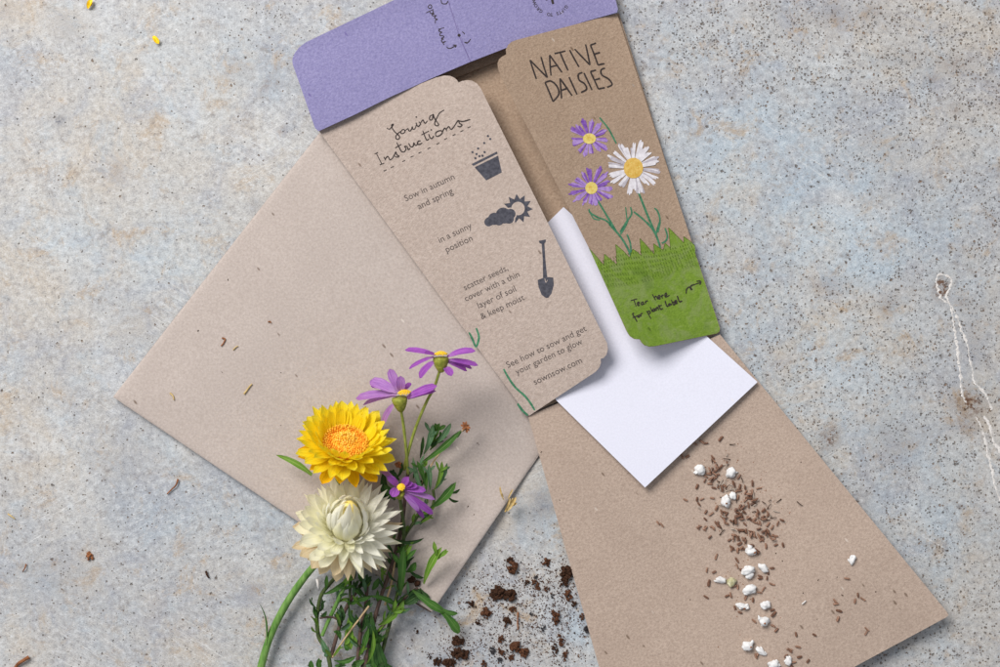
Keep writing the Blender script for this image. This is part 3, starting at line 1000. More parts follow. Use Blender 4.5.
BRACT = lerp_prof([(0, .65), (.45, 1), (.75, .78), (.92, .35), (1, .03)])
BRACT_SHARP = lerp_prof([(0, .7), (.35, 1), (.65, .72), (.88, .28), (1, .02)])
BRACT_BLUNT = lerp_prof([(0, .6), (.5, 1), (.82, .95), (.95, .5), (1, .08)])
LIG = lerp_prof([(0, .35), (.3, .85), (.65, 1), (.88, .8), (.97, .4), (1, .1)])
LANCE = lerp_prof([(0, .22), (.35, .7), (.65, 1), (.86, .7), (.96, .25), (1, .03)])
THIN = lerp_prof([(0, .5), (.4, 1), (.8, .7), (1, .05)])


def petal(base, tip, nrm, width, prof, curl=0.0, cup=0.0, nl=8, nw=4, wave=0.0, side_bend=0.0):
    d = tip - base
    L = d.length
    side = d.cross(nrm).normalized()
    n = side.cross(d).normalized()
    v, f = [], []
    ph = uni(0, 6)
    for i in range(nl + 1):
        t = i / nl
        c = base + d * t + n * (curl * L * 4 * t * (1 - t)) + side * (side_bend * L * 4 * t * (1 - t))
        w = width * prof(t) * .5
        for j in range(nw + 1):
            u = 2 * j / nw - 1
            v.append(c + side * (w * u) + n * (cup * width * prof(t) * u * u + wave * width * math.sin(t * 7 + ph + u * 1.4) * u))
    for i in range(nl):
        for j in range(nw):
            a = i * (nw + 1) + j
            f.append([a, a + 1, a + nw + 2, a + nw + 1])
    TU[id(v)] = (v, [(2 * j / nw - 1, i / nl) for i in range(nl + 1) for j in range(nw + 1)])
    return v, f


def tube(pts, r0, r1=None, n=7, seg=6, close=True):
    q = [Vector(p) for p in catmull(pts, seg)]
    r1 = r0 if r1 is None else r1
    v, f = [], []
    up = Vector((0.13, 0.2, 1))
    N = len(q)
    for i, p in enumerate(q):
        d = (q[min(N - 1, i + 1)] - q[max(0, i - 1)]).normalized()
        a = d.cross(up).normalized()
        b = a.cross(d)
        r = (r0 + (r1 - r0) * i / (N - 1)) * (1 + .12 * noise.noise(p * 400))
        for k in range(n):
            t = 2 * math.pi * k / n
            v.append(p + a * (r * math.cos(t)) + b * (r * math.sin(t)))
    for i in range(N - 1):
        for k in range(n):
            f.append([i * n + k, i * n + (k + 1) % n, (i + 1) * n + (k + 1) % n, (i + 1) * n + k])
    if close:
        f.append(list(range(n))[::-1])
        f.append([(N - 1) * n + k for k in range(n)])
    return v, f


def join(parts):
    v, f, tu = [], [], []
    for a, b in parts:
        n = len(v)
        v += a
        f += [[i + n for i in q] for q in b]
        tu += TU[id(a)][1] if id(a) in TU else [(0, .5)] * len(a)
    TU[id(v)] = (v, tu)
    return v, f


def ball(c, r, sub=1, jit=0.0, sx=(1, 1, 1), rot=None):
    bm = bmesh.new()
    bmesh.ops.create_icosphere(bm, subdivisions=sub, radius=1)
    bm.verts.index_update()
    off = Vector((uni(-9, 9), uni(-9, 9), uni(-9, 9)))
    v = []
    for q in bm.verts:
        p = q.co * (1 + jit * noise.noise(q.co * 1.3 + off) * 1.6 + jit * .6 * noise.noise(q.co * 3.5 + off))
        p = Vector((p.x * sx[0], p.y * sx[1], p.z * sx[2])) * r
        if rot is not None:
            p = rot @ p
        v.append(Vector(c) + p)
    f = [[x.index for x in fc.verts] for fc in bm.faces]
    bm.free()
    return v, f


def frame(axis):
    a = axis.normalized()
    x = Vector((1, 0, 0))
    x = (x - a * x.dot(a)).normalized()
    return x, a.cross(x), a


PXM = S      # metres per pixel near the table


def px_tube(pts, w, w1=None, n=7):
    return tube([P(x, y, z) for x, y, z in pts], w * PXM * .5, (w1 if w1 is not None else w) * PXM * .5, n)


# ------------------------------------------------------------------ yellow everlasting
def everlasting(root, C, tilt, az, rows, mats_of, prof, zmin):
    ax = Vector((math.sin(tilt) * math.cos(az), math.sin(tilt) * math.sin(az), math.cos(tilt)))
    X, Y, A = frame(ax)
    for ri, (n, el, L, rb, hb, w) in enumerate(rows):
        for k in range(n):
            a = 2 * math.pi * (k + .5 * (ri % 2)) / n + uni(-.08, .08)
            e = R(el + uni(-7, 7))
            l = L * uni(.9, 1.07)
            rad = X * math.cos(a) + Y * math.sin(a)
            base = C + rad * rb + A * hb
            tip = base + rad * (l * math.cos(e)) + A * (l * math.sin(e))
            if tip.z < zmin:
                tip.z = zmin + rnd() * .0006
            nrm = A * math.cos(e) - rad * math.sin(e)
            v, f = petal(base, tip, nrm, w * uni(.85, 1.15), prof(a, ri), curl=uni(-.11, -.03), cup=uni(.10, .24), wave=.02)
            mk("petal", v, f, mats_of(a, ri), root)
    return X, Y, A


yc = P(345, 446, 0.0195)
yroot = empty("strawflower", P(345, 455, 0.002), "yellow strawflower with an orange centre at the top left of the posy", "flower", "strawflowers in the posy")
X, Y, A = everlasting(yroot, yc, R(50), R(78),
                      [(16, -6, .0112, .0052, -.0022, .0050), (19, 12, .0124, .0054, -.0010, .0050), (20, 30, .0122, .0058, 0, .0046), (20, 46, .0108, .0064, .0004, .0042), (20, 60, .0082, .0070, .0008, .0034)],
                      lambda a, ri: M['yellow_old'] if ri == 0 else M['yellow'], lambda a, ri: BRACT if rnd() < .6 else BRACT_BLUNT, 0.0045)
parts = [[], [], []]
for k in range(330):
    r = math.sqrt((k + .5) / 330)
    a = k * 2.39996
    rad = X * math.cos(a) + Y * math.sin(a)
    p = yc + rad * (0.0078 * r) + A * (.0012 + .0022 * (1 - r * r) + .0006 * math.sin(r * 9))
    gi = 2 if .62 < r < .82 and rnd() < .7 else (0 if r > .55 or rnd() < .35 else 1)
    hgt = .0009 * uni(.7, 1.4)
    d = (A + rad * .25 * r + Vector((uni(-.2, .2), uni(-.2, .2), 0))).normalized()
    s1 = d.cross(Vector((.3, 1, .2))).normalized()
    s2 = d.cross(s1)
    q = .00034
    vs = [p + s1 * q, p - s1 * q * .5 + s2 * q * .86, p - s1 * q * .5 - s2 * q * .86]
    vs += [w_ + d * hgt + (w_ - p) * .1 for w_ in vs] + [p + d * (hgt * 1.15)]
    parts[gi].append((vs, [[0, 1, 4, 3], [1, 2, 5, 4], [2, 0, 3, 5], [3, 4, 6], [4, 5, 6], [5, 3, 6]]))
base_v, base_f = [], []
nb = 24
for i in range(7):
    for k in range(nb):
        a = 2 * math.pi * k / nb
        r = i / 6
        base_v.append(yc + (X * math.cos(a) + Y * math.sin(a)) * (.0076 * r) + A * (.0012 + .0022 * (1 - r * r)))
for i in range(6):
    for k in range(nb):
        base_f.append([i * nb + k, i * nb + (k + 1) % nb, (i + 1) * nb + (k + 1) % nb, (i + 1) * nb + k])
allv, allf, fm = [], [], []
for mi, grp in ((0, parts[0]), (1, parts[1]), (2, parts[2]), (2, [(base_v, base_f)])):
    v, f = join(grp)
    n = len(allv)
    allv += v
    allf += [[i + n for i in q] for q in f]
    fm += [mi] * len(f)
mk("flower_disc", allv, allf, [M['orange'], M['gold'], M['rustfl']], yroot, fm, False)
v, f = px_tube([(342, 462, .012), (338, 482, .008), (333, 510, .006), (330, 545, .005)], 6)
mk("stem", v, f, M['stem_green'], yroot)
b0 = P(312, 475, .010)
v, f = petal(b0, P(276, 455, .009), Vector((.1, .2, 1)), .0022, THIN, curl=.08, cup=.25, side_bend=.05)
mk("leaf", v, f, M['leaf_lime'], yroot)

# ------------------------------------------------------------------ white everlasting
wc = P(347, 528, 0.0175)
wroot = empty("strawflower", P(345, 540, 0.001), "cream white strawflower with closed pointed centre and thick green stem, below the yellow one", "flower", "strawflowers in the posy")


def wmat(a, ri):
    s = math.sin(a)
    if ri == 0:
        return M['cream_tan']
    if ri == 1 and s < .2:
        return M['cream_tan'] if math.cos(a) < .2 or rnd() < .3 else M['cream']
    return M['cream_white'] if math.cos(a) > .3 else M['cream']


X, Y, A = everlasting(wroot, wc, R(33), R(76),
                      [(18, -14, .0135, .0040, -.003, .0046), (19, 2, .0148, .0040, -.002, .0046), (19, 16, .0152, .0042, -.001, .0044), (18, 31, .0152, .0044, 0, .0042), (17, 45, .0146, .0046, .001, .0033), (15, 58, .0136, .0052, .001, .0034), (13, 70, .0120, .0056, .001, .0036)],
                      wmat, lambda a, ri: (BRACT_SHARP if math.cos(a) > -.1 or math.sin(a) > .5 else BRACT_BLUNT), 0.0035)
for ri, (n, r0, h0, h1, r1, w, cl) in enumerate(((9, .0060, .002, .0165, .0060, .0050, .10), (8, .0056, .003, .0195, .0040, .0050, .12), (7, .0050, .004, .0218, .0022, .0050, .12), (6, .004, .006, .0232, .0012, .0044, .10))):
    for k in range(n):
        a = 2 * math.pi * (k + .5 * (ri % 2)) / n + uni(-.15, .15)
        rad = X * math.cos(a) + Y * math.sin(a)
        h = h1 * uni(.84, 1.03)
        v, f = petal(wc + rad * r0 + A * h0, wc + rad * (r1 * uni(.8, 1.2)) + A * h, rad, w, BRACT_SHARP, curl=cl, cup=-.2, nl=10, nw=6)
        mk("petal", v, f, M['cream_white' if k % 3 else 'cream'], wroot)
v, f = ball(wc + A * .011, .0038, 2, .05, (1, 1, 2.3), Matrix((X, Y, A)).transposed())
mk("flower_core", v, f, M['cream_core'], wroot)
v, f = px_tube([(340, 545, .011), (319, 561, .0085), (301, 582, .006), (284, 608, .0048), (270, 637, .0044), (261, 667, .0044), (254, 700, .0044)], 6.8, 7.8, 14)
mk("stem", v, f, M['stem_green'], wroot)
v, f = petal(P(266, 645, .0055), P(259, 603, .010), Vector((-.9, .2, .5)), .0020, THIN, curl=-.12, cup=.2, side_bend=-.05)
mk("leaf", v, f, M['leaf'], wroot)


# ------------------------------------------------------------------ daisies and foliage
def leafmesh(x0, y0, x1, y1, w, z0, z1, bend=0.0, arch=.06, lobes=0, prof=LANCE):
    b, t = P(x0, y0, z0), P(x1, y1, z1)
    nrm = Vector((uni(-.35, .35), uni(-.35, .35), 1))
    W = w * PXM * 1.0
    out = [petal(b, t, nrm, W, prof, curl=arch, cup=.22, side_bend=bend, nl=9, nw=4, wave=.03)]
    d = t - b
    for k in range(lobes):
        sgn = 1 if k % 2 else -1
        s0 = b + d * uni(.55, .75) + Vector((0, 0, arch * d.length * .8))
        ang = sgn * uni(.5, .8)
        dd = Vector((d.x * math.cos(ang) - d.y * math.sin(ang), d.x * math.sin(ang) + d.y * math.cos(ang), d.z * .5 + .0006))
        out.append(petal(s0, s0 + dd * uni(.28, .4), nrm, W * .55, LANCE, curl=.06, cup=.2, nl=6))
    return join(out)


def add_leaves(root, lst):
    for args, m, lob in lst:
        v, f = leafmesh(*args, lobes=max(lob, 0 if args[4] < 4.5 else random.choice((0, 1, 2, 2))))
        mk("leaf", v, f, M[m], root)


def daisy(root, cx, cy, z, cal_dir, petals, disc, mat, cal_r=8, disc_h=.0012):
    c = P(cx, cy, z)
    ax = Vector(cal_dir).normalized()
    X, Y, A = frame(ax)
    # cup-shaped green calyx with ridges
    v, f = [], []
    n = 18
    prof = [(-.0036, .22), (-.0030, .42), (-.0018, .66), (-.0004, .84), (.0008, .92), (.0016, .86)]
    r0 = cal_r * PXM
    for h, q in prof:
        for k in range(n):
            a = 2 * math.pi * k / n
            rr = r0 * q * (1 + .05 * (k % 2))
            v.append(c + X * (rr * math.cos(a)) + Y * (rr * math.sin(a)) + A * (h * cal_r / 8))
    for i in range(len(prof) - 1):
        for k in range(n):
            f.append([i * n + k, i * n + (k + 1) % n, (i + 1) * n + (k + 1) % n, (i + 1) * n + k])
    f.append(list(range(n))[::-1])
    f.append([(len(prof) - 1) * n + k for k in range(n)])
    head = mk("flower_head", v, f, M['calyx'], root)
    for (bx, by, tx, ty, w, zt, arch, m) in petals:
        b, t = P(bx, by, z + disc_h * .3), P(tx, ty, zt)
        mid = (t - b)
        nrm = (A * .8 + Vector((0, 0, .8)) + Vector((uni(-.2, .2), uni(-.2, .2), 0)))
        if nrm.normalized().cross(mid.normalized()).length < .3:
            nrm = Vector((0, 0, 1))
        v, f = petal(b, t, nrm, w * PXM * (1.3 if m == 'violet_pale' else 1.15), LIG, curl=arch, cup=.16, nl=9, wave=.02)
        mk("petal", v, f, M[m], head)
    dx, dy, dr = disc
    pts = []
    for k in range(46):
        r = math.sqrt((k + .5) / 46)
        a = k * 2.39996
        q = P(dx, dy, z + disc_h) + X * (dr * PXM * r * math.cos(a)) + Y * (dr * PXM * r * math.sin(a)) + A * (.0009 * (1 - r * r) + .0004)
        pts.append(ball(q, .00034, 1, .1))
    v, f = join(pts)
    mk("flower_disc", v, f, M['disc_yellow'], head, smooth=False)
    return head


s1 = empty("daisy_sprig", P(406, 470, .003), "pair of violet daisies on thin lime stems leaning away from the posy", "daisy sprig")
daisy(s1, 400, 402, .021, (-.1, .9, .25),
      [(397, 394, 356, 398.5, 7.5, .013, .05, 'violet_pale'), (396, 396, 363, 405, 6.5, .011, .04, 'violet_pale'), (397, 392, 370, 381, 9, .017, .06, 'violet_pale'), (399, 391, 371, 386, 6, .016, .05, 'violet'), (399, 391, 389.5, 369, 7, .022, .04, 'violet_pale'), (401, 391, 400.5, 376, 7, .024, .05, 'violet_pale'),
       (395, 403, 383, 424, 6, .014, .05, 'violet_pale'), (407, 398, 437, 386, 8, .026, .05, 'violet'), (408, 399, 436, 391, 5, .023, .04, 'violet'), (403, 392, 411, 383, 5, .020, .05, 'violet')], (404.5, 394, 6), None)
daisy(s1, 441, 362, .027, (-.02, .95, .12),
      [(435, 355, 405, 350, 6, .024, .06, 'violet'), (434, 357, 409, 369, 5, .022, .05, 'violet'), (435, 361, 419.5, 378, 7.5, .025, .07, 'violet'), (436, 355, 425, 354, 6, .031, .06, 'violet'), (447, 357, 475.5, 351, 7.5, .029, .08, 'violet'), (448, 360, 478, 365.5, 5.5, .027, .05, 'violet'), (448, 361, 472, 368.5, 4.5, .024, .05, 'violet'),
       (447, 362, 467, 371, 4.5, .025, .05, 'violet'), (445, 367, 451.5, 376, 7, .031, .08, 'violet')], (441, 355.5, 6), None)
for pts, w, w1, m in (([(401, 410, .0195), (403.5, 425, .016), (406, 448, .012), (408, 474, .009)], 2.9, 3.1, 'stem_lime'),
                      ([(440, 370, .025), (434, 388, .022), (427, 401, .019), (416, 427, .014), (408, 453, .0105), (404, 470, .009)], 2.9, 3.2, 'stem_lime'),
                      ([(408, 472, .009), (405, 500, .007), (401, 530, .006), (392, 565, .006), (380, 600, .006), (370, 640, .006), (362, 690, .006)], 3.6, 4.2, 'stem_wood')):
    v, f = px_tube(pts, w, w1)
    mk("stem", v, f, M[m], s1)
add_leaves(s1, [((424, 454, 433, 424, 6.5, .007, .010, .05), 'leaf_blue', 1), ((432, 448, 440, 423, 8, .006, .008, -.05), 'leaf', 0), ((436, 444, 451, 423, 6, .007, .010, .03), 'leaf_blue', 0),
                ((419, 464, 461, 430, 6.5, .009, .014, .03), 'leaf', 0), ((420, 458, 423, 436, 4, .007, .012, .0), 'leaf_dark', 0), ((426, 446, 436, 430, 5, .006, .008, .05), 'leaf_lime', 1),
                ((452, 436, 462, 431, 4, .010, .013, .2), 'leaf_dark', 0), ((430, 450, 444, 433, 5, .006, .007, .0), 'leaf', 0)])
v, f = px_tube([(421, 463, .009), (408, 475, .008), (400, 486, .007)], 2.6, 3)
mk("stem", v, f, M['leaf_blue'], s1)

s2 = empty("daisy_sprig", P(405, 510, .003), "small violet daisy with curled petals and leaves tucked beside the white strawflower", "daisy sprig")
daisy(s2, 399.5, 494, .019, (-.1, .55, .6),
      [(397, 484, 379, 467, 4.5, .016, .08, 'violet_pale'), (398, 486, 387, 476.5, 6.5, .022, .12, 'violet'), (398, 488, 392, 497, 8.5, .022, .1, 'violet'), (403, 486, 409, 477, 6.5, .024, .1, 'violet'), (404, 487, 413, 483, 5, .023, .1, 'violet'), (404, 489, 426, 490.5, 6, .021, .09, 'violet'),
       (404, 491, 435, 499.5, 4, .019, .07, 'violet_pale'), (404, 492, 433, 514, 6, .016, .08, 'violet'), (403, 493, 424, 518, 4.5, .015, .06, 'violet'), (403, 493, 419, 511, 4.5, .019, .06, 'violet_pale'), (404, 488, 418, 486, 5, .022, .1, 'violet')], (401.5, 488, 3.8), None, 6, .0022)
for pts, w, w1, m in (([(400, 499, .016), (402, 512, .012), (404, 530, .009), (402, 556, .006), (398, 590, .005), (388, 630, .005), (372, 690, .005)], 3.4, 4.2, 'stem_dark'),
                      ([(420, 511, .006), (414, 522, .006), (405, 536, .006), (399, 552, .005)], 3.4, 3.4, 'stem_dark'),
                      ([(433, 490, .007), (434, 500, .006), (430, 512, .006), (420, 524, .005)], 3, 3, 'stem_dark'),
                      ([(419, 489, .0075), (432, 464, .009), (444, 448, .010), (453, 440, .011), (460, 433, .012), (465, 428, .012)], 1.8, 1.2, 'stem_straw')):
    v, f = px_tube(pts, w, w1)
    mk("stem", v, f, M[m], s2)
add_leaves(s2, [((428, 500, 413, 457, 5, .007, .012, -.03), 'leaf_blue', 0), ((425, 486, 417, 461, 5, .008, .013, .04), 'leaf', 1), ((430, 490, 429, 464, 5, .008, .013, .03), 'leaf_blue', 0), ((434, 490, 442, 461, 5, .008, .012, .05), 'leaf_lime', 0), ((437, 486, 447, 463, 4.5, .008, .011, .05), 'leaf_blue', 0), ((426, 492, 426, 470, 4, .008, .010, .05), 'leaf', 0),
                ((430, 508, 456, 482, 8.5, .007, .012, .05), 'leaf', 0), ((448, 492, 460, 489, 3, .009, .008, .15), 'leaf_dark', 0), ((447, 495, 459, 501, 3, .008, .005, .15), 'leaf_dark', 0),
                ((411, 492, 422, 480, 8, .006, .008, .1), 'leaf_dark', 0), ((392, 538, 424, 538, 4.5, .010, .008, .12), 'leaf_dark', 0), ((400, 596, 404, 546, 9, .006, .014, .03), 'leaf', 2), ((402, 560, 412, 545, 4, .012, .013, .05), 'leaf_lime', 0),
                ((424, 584, 442, 547, 8, .007, .013, -.03), 'leaf_lime', 2), ((436, 560, 447, 549, 4, .011, .013, .05), 'leaf_lime', 0), ((406, 572, 416, 562, 7, .008, .010, .1), 'leaf', 0), ((408, 568, 424, 578, 4, .008, .006, .1), 'leaf_dark', 0), ((386, 556, 402, 566, 7, .005, .006, .1), 'leaf_dark', 0), ((384, 470, 389, 500, 9, .006, .006, .05), 'leaf_dark', 0),
                ((395, 500, 384, 484, 8, .006, .010, .0), 'leaf', 0), ((399, 480, 390, 470, 5, .008, .012, .0), 'leaf_dark', 0), ((396, 478, 402, 462, 3.5, .008, .012, .1), 'leaf_dark', 0)])
v, f = join([ball(P(398 + uni(-3, 3), 465 + uni(-2, 2), .011), .0007, 1, .3) for _ in range(6)])
mk("bud", v, f, M['dry'], s2)

s3 = empty("leafy_sprig", P(345, 620, .002), "flowerless leafy sprig with purplish stems below the white strawflower", "sprig")
for pts, w, w1, m in (([(344, 568, .008), (335, 578, .007), (322, 594, .006), (318, 610, .005), (317, 622, .005), (319, 637, .005), (325, 648, .005), (330, 664, .005), (333, 700, .005)], 4, 4.5, 'stem_dark'),
                      ([(350, 572, .008), (343, 590, .008), (336, 605, .007), (328, 622, .006), (322, 636, .006)], 4, 4, 'stem_green'),
                      ([(364, 580, .006), (357, 591, .006), (349, 603, .006), (343, 616, .005), (338, 632, .005), (331, 657, .005)], 3.6, 4, 'stem_wood'),
                      ([(369, 606, .0085), (360, 618, .008), (351, 630, .007), (341, 644, .006), (332, 658, .006)], 2.2, 1.8, 'stem_straw'),
                      ([(367, 580, .006), (366, 605, .005), (361, 630, .005), (358, 660, .005), (357, 690, .005)], 4, 4.4, 'stem_wood'),
                      ([(352, 570, .006), (350, 590, .006), (351, 602, .006)], 3, 3, 'stem_dark'),
                      ([(317, 579, .008), (319, 590, .007)], 2.4, 2.8, 'flake'),
                      ([(320, 618, .006), (332, 617, .007), (341, 622, .006)], 2.4, 2, 'stem_wood')):
    v, f = px_tube(pts, w, w1)
    mk("stem", v, f, M[m], s3)
add_leaves(s3, [((323, 594, 346, 580, 5.5, .007, .010, .06), 'leaf', 0), ((338, 588, 352, 574, 6, .007, .012, .05), 'leaf_lime', 0), ((326, 590, 327, 575, 4, .007, .010, .0), 'leaf', 0), ((317, 619, 314, 606, 4, .006, .009, .0), 'leaf', 0), ((320, 616, 327, 611, 4, .006, .009, .1), 'leaf_dark', 0),
                ((351, 603, 372, 596, 6, .007, .011, -.08), 'leaf', 0), ((368, 596, 396, 605, 5.5, .011, .006, -.10), 'leaf', 0), ((378, 625, 400, 605, 8, .006, .012, .05), 'leaf_lime', 1), ((371, 612, 377, 643, 11, .008, .006, .05), 'leaf_dark', 0), ((376, 634, 386, 672, 13, .007, .005, .04), 'leaf_dark', 0), ((370, 640, 372, 676, 10, .006, .005, -.04), 'leaf', 0),
                ((352, 610, 351, 650, 9, .005, .005, .05), 'leaf_lime', 0), ((349, 606, 358, 625, 6, .006, .006, .1), 'leaf_dark', 0), ((360, 632, 366, 612, 6, .006, .009, .1), 'leaf_dark', 0), ((362, 655, 369, 628, 6, .006, .010, .0), 'leaf', 0), ((366, 664, 373, 630, 4, .007, .011, .1), 'leaf_lime', 0),
                ((342, 626, 338, 610, 7, .005, .006, .0), 'leaf_dark', 0), ((341, 605, 342, 622, 8, .005, .006, .0), 'leaf_dark', 0), ((334, 660, 356, 656, 5, .006, .009, .12), 'leaf', 0), ((352, 657, 338, 668, 5, .008, .006, .05), 'leaf', 0), ((321, 638, 329, 655, 7, .006, .005, .0), 'leaf_blue', 0), ((313, 672, 311, 660, 6, .004, .007, .0), 'leaf', 0), ((320, 672, 319, 658, 6, .004, .008, .0), 'leaf', 0),
                ((344, 644, 349, 650, 6, .005, .005, .0), 'leaf', 0), ((345, 580, 356, 572, 7, .006, .008, .1), 'leaf_dark', 0), ((358, 586, 372, 576, 6, .006, .009, .1), 'leaf_dark', 0), ((362, 598, 352, 586, 5, .007, .008, .1), 'leaf', 0), ((340, 640, 336, 630, 5, .005, .006, .1), 'leaf', 0), ((365, 660, 352, 668, 8, .006, .006, .05), 'leaf', 0), ((372, 590, 379, 578, 6, .006, .010, .05), 'leaf', 0)])

s4 = empty("leafy_sprig", P(405, 605, .002), "single stem with a long forked green leaf reaching over the soil crumbs", "sprig")
for pts, w, w1, m in (([(418, 588, .006), (409, 594, .006), (400, 604, .005), (392, 616, .005), (381, 628, .005), (371, 645, .005), (362, 668, .005), (350, 700, .005)], 3, 4, 'stem_wood'),
                      ([(416, 603, .005), (424, 608, .004), (431, 612, .004)], 1.8, 1.2, 'stem_wood'), ([(395, 560, .006), (391, 585, .006), (385, 605, .005)], 2.2, 2.2, 'stem_straw')):
    v, f = px_tube(pts, w, w1)
    mk("stem", v, f, M[m], s4)
v, f = join([petal(P(412, 590, .007), P(446, 613, .007), Vector((.2, .3, 1)), 8.5 * PXM, LANCE, curl=.07, cup=.2, side_bend=.04),
             petal(P(434, 604, .0075), P(459, 633, .005), Vector((-.2, .2, 1)), 9 * PXM, lerp_prof([(0, .5), (.4, .62), (.75, 1), (.92, .9), (1, .3)]), curl=.04, cup=.15, side_bend=-.06),
             petal(P(441, 608, .0075), P(458, 613.5, .007), Vector((0, .2, 1)), 5 * PXM, LANCE, curl=.06, cup=.2, side_bend=.1)])
mk("leaf", v, f, M['leaf'], s4)
add_leaves(s4, [((402, 604, 420, 593, 10, .005, .006, .05), 'leaf_dark', 0), ((400, 598, 416, 589, 4, .005, .007, .05), 'leaf_dark', 0), ((404, 600, 398, 614, 7, .006, .007, .05), 'leaf_lime', 0), ((420, 588, 430, 598, 6, .005, .006, .1), 'leaf_dark', 0)])
v, f = join([ball(P(414 + uni(-5, 5), 582 + uni(-3, 3), .005), .0011, 1, .35) for _ in range(7)])
mk("bud", v, f, M['soil'], s4)

fine = [(s2, 402, 556, 398, 590), (s2, 398, 590, 388, 630), (s2, 404, 530, 402, 556), (s2, 433, 490, 420, 524), (s2, 420, 511, 405, 540), (s1, 401, 530, 380, 600), (s1, 380, 600, 370, 650), (s1, 412, 470, 445, 440),
        (s3, 364, 580, 343, 616), (s3, 343, 616, 331, 657), (s3, 367, 580, 361, 630), (s3, 361, 630, 358, 665), (s3, 350, 572, 328, 622), (s3, 318, 600, 319, 640), (s3, 331, 657, 336, 680), (s4, 409, 594, 381, 628), (s4, 381, 628, 362, 668), (s3, 350, 590, 372, 600)]
for root, x0, y0, x1, y1 in fine:
    L0 = math.hypot(x1 - x0, y1 - y0)
    for k in range(int(L0 / 10) + 1):
        t = uni(0, 1)
        x, y = x0 + (x1 - x0) * t, y0 + (y1 - y0) * t
        sg = random.choice((-1, 1))
        a = math.atan2(y0 - y1, x0 - x1) + sg * uni(.3, .9)
        L = uni(9, 19)
        v, f = leafmesh(x, y, x + L * math.cos(a), y + L * math.sin(a), uni(2.4, 4.2), .0055, uni(.006, .0125), uni(-.1, .1), lobes=random.choice((0, 0, 1)))
        mk("leaf", v, f, M[random.choice(('leaf', 'leaf_lime', 'leaf_lime', 'leaf_blue', 'leaf_dark'))], root)

# dried little flower at the end of the straw stalk
v, f = [], []
parts = []
c = P(466, 427, .012)
for k in range(9):
    a = k * .7 + uni(-.2, .2)
    t = c + Vector((math.cos(a), math.sin(a), uni(-.3, .6))) * uni(.0014, .0024)
    parts.append(petal(c, t, Vector((0, 0, 1)), .0009, LIG, curl=uni(-.1, .2), cup=.2, nl=4, nw=2))
parts.append(ball(c, .0007, 1, .3))
v, f = join(parts)
mk("dry_flower", v, f, M['dry'], s2)


# ------------------------------------------------------------------ small loose things
def clump_mesh(w, h, n, rough=.35):
    parts = []
    for k in range(n):
        a = uni(0, 6.28)
        r = math.sqrt(rnd()) * .8
        rr = uni(.10, .23) * min(w, h) * (1.5 if n < 4 else 1)
        x, y = math.cos(a) * r * w * .5, math.sin(a) * r * h * .5
        z = rr * .55 + (1 - r) * min(w, h) * uni(.05, .35)
        rot = Matrix.Rotation(uni(0, 6), 3, 'Z') @ Matrix.Rotation(uni(0, 6), 3, 'X')
        parts.append(ball((x, y, z), rr, 1, rough, (uni(.7, 1.3), uni(.7, 1.1), uni(.6, 1)), rot))
    return join(parts)


def put(name, mesh_o, loc, rot, label, cat, group, scale=1.0):
    o = mesh_o
    o.location = loc
    o.rotation_euler = rot
    o.scale = (scale,) * 3
    return tag(o, label, cat, group)


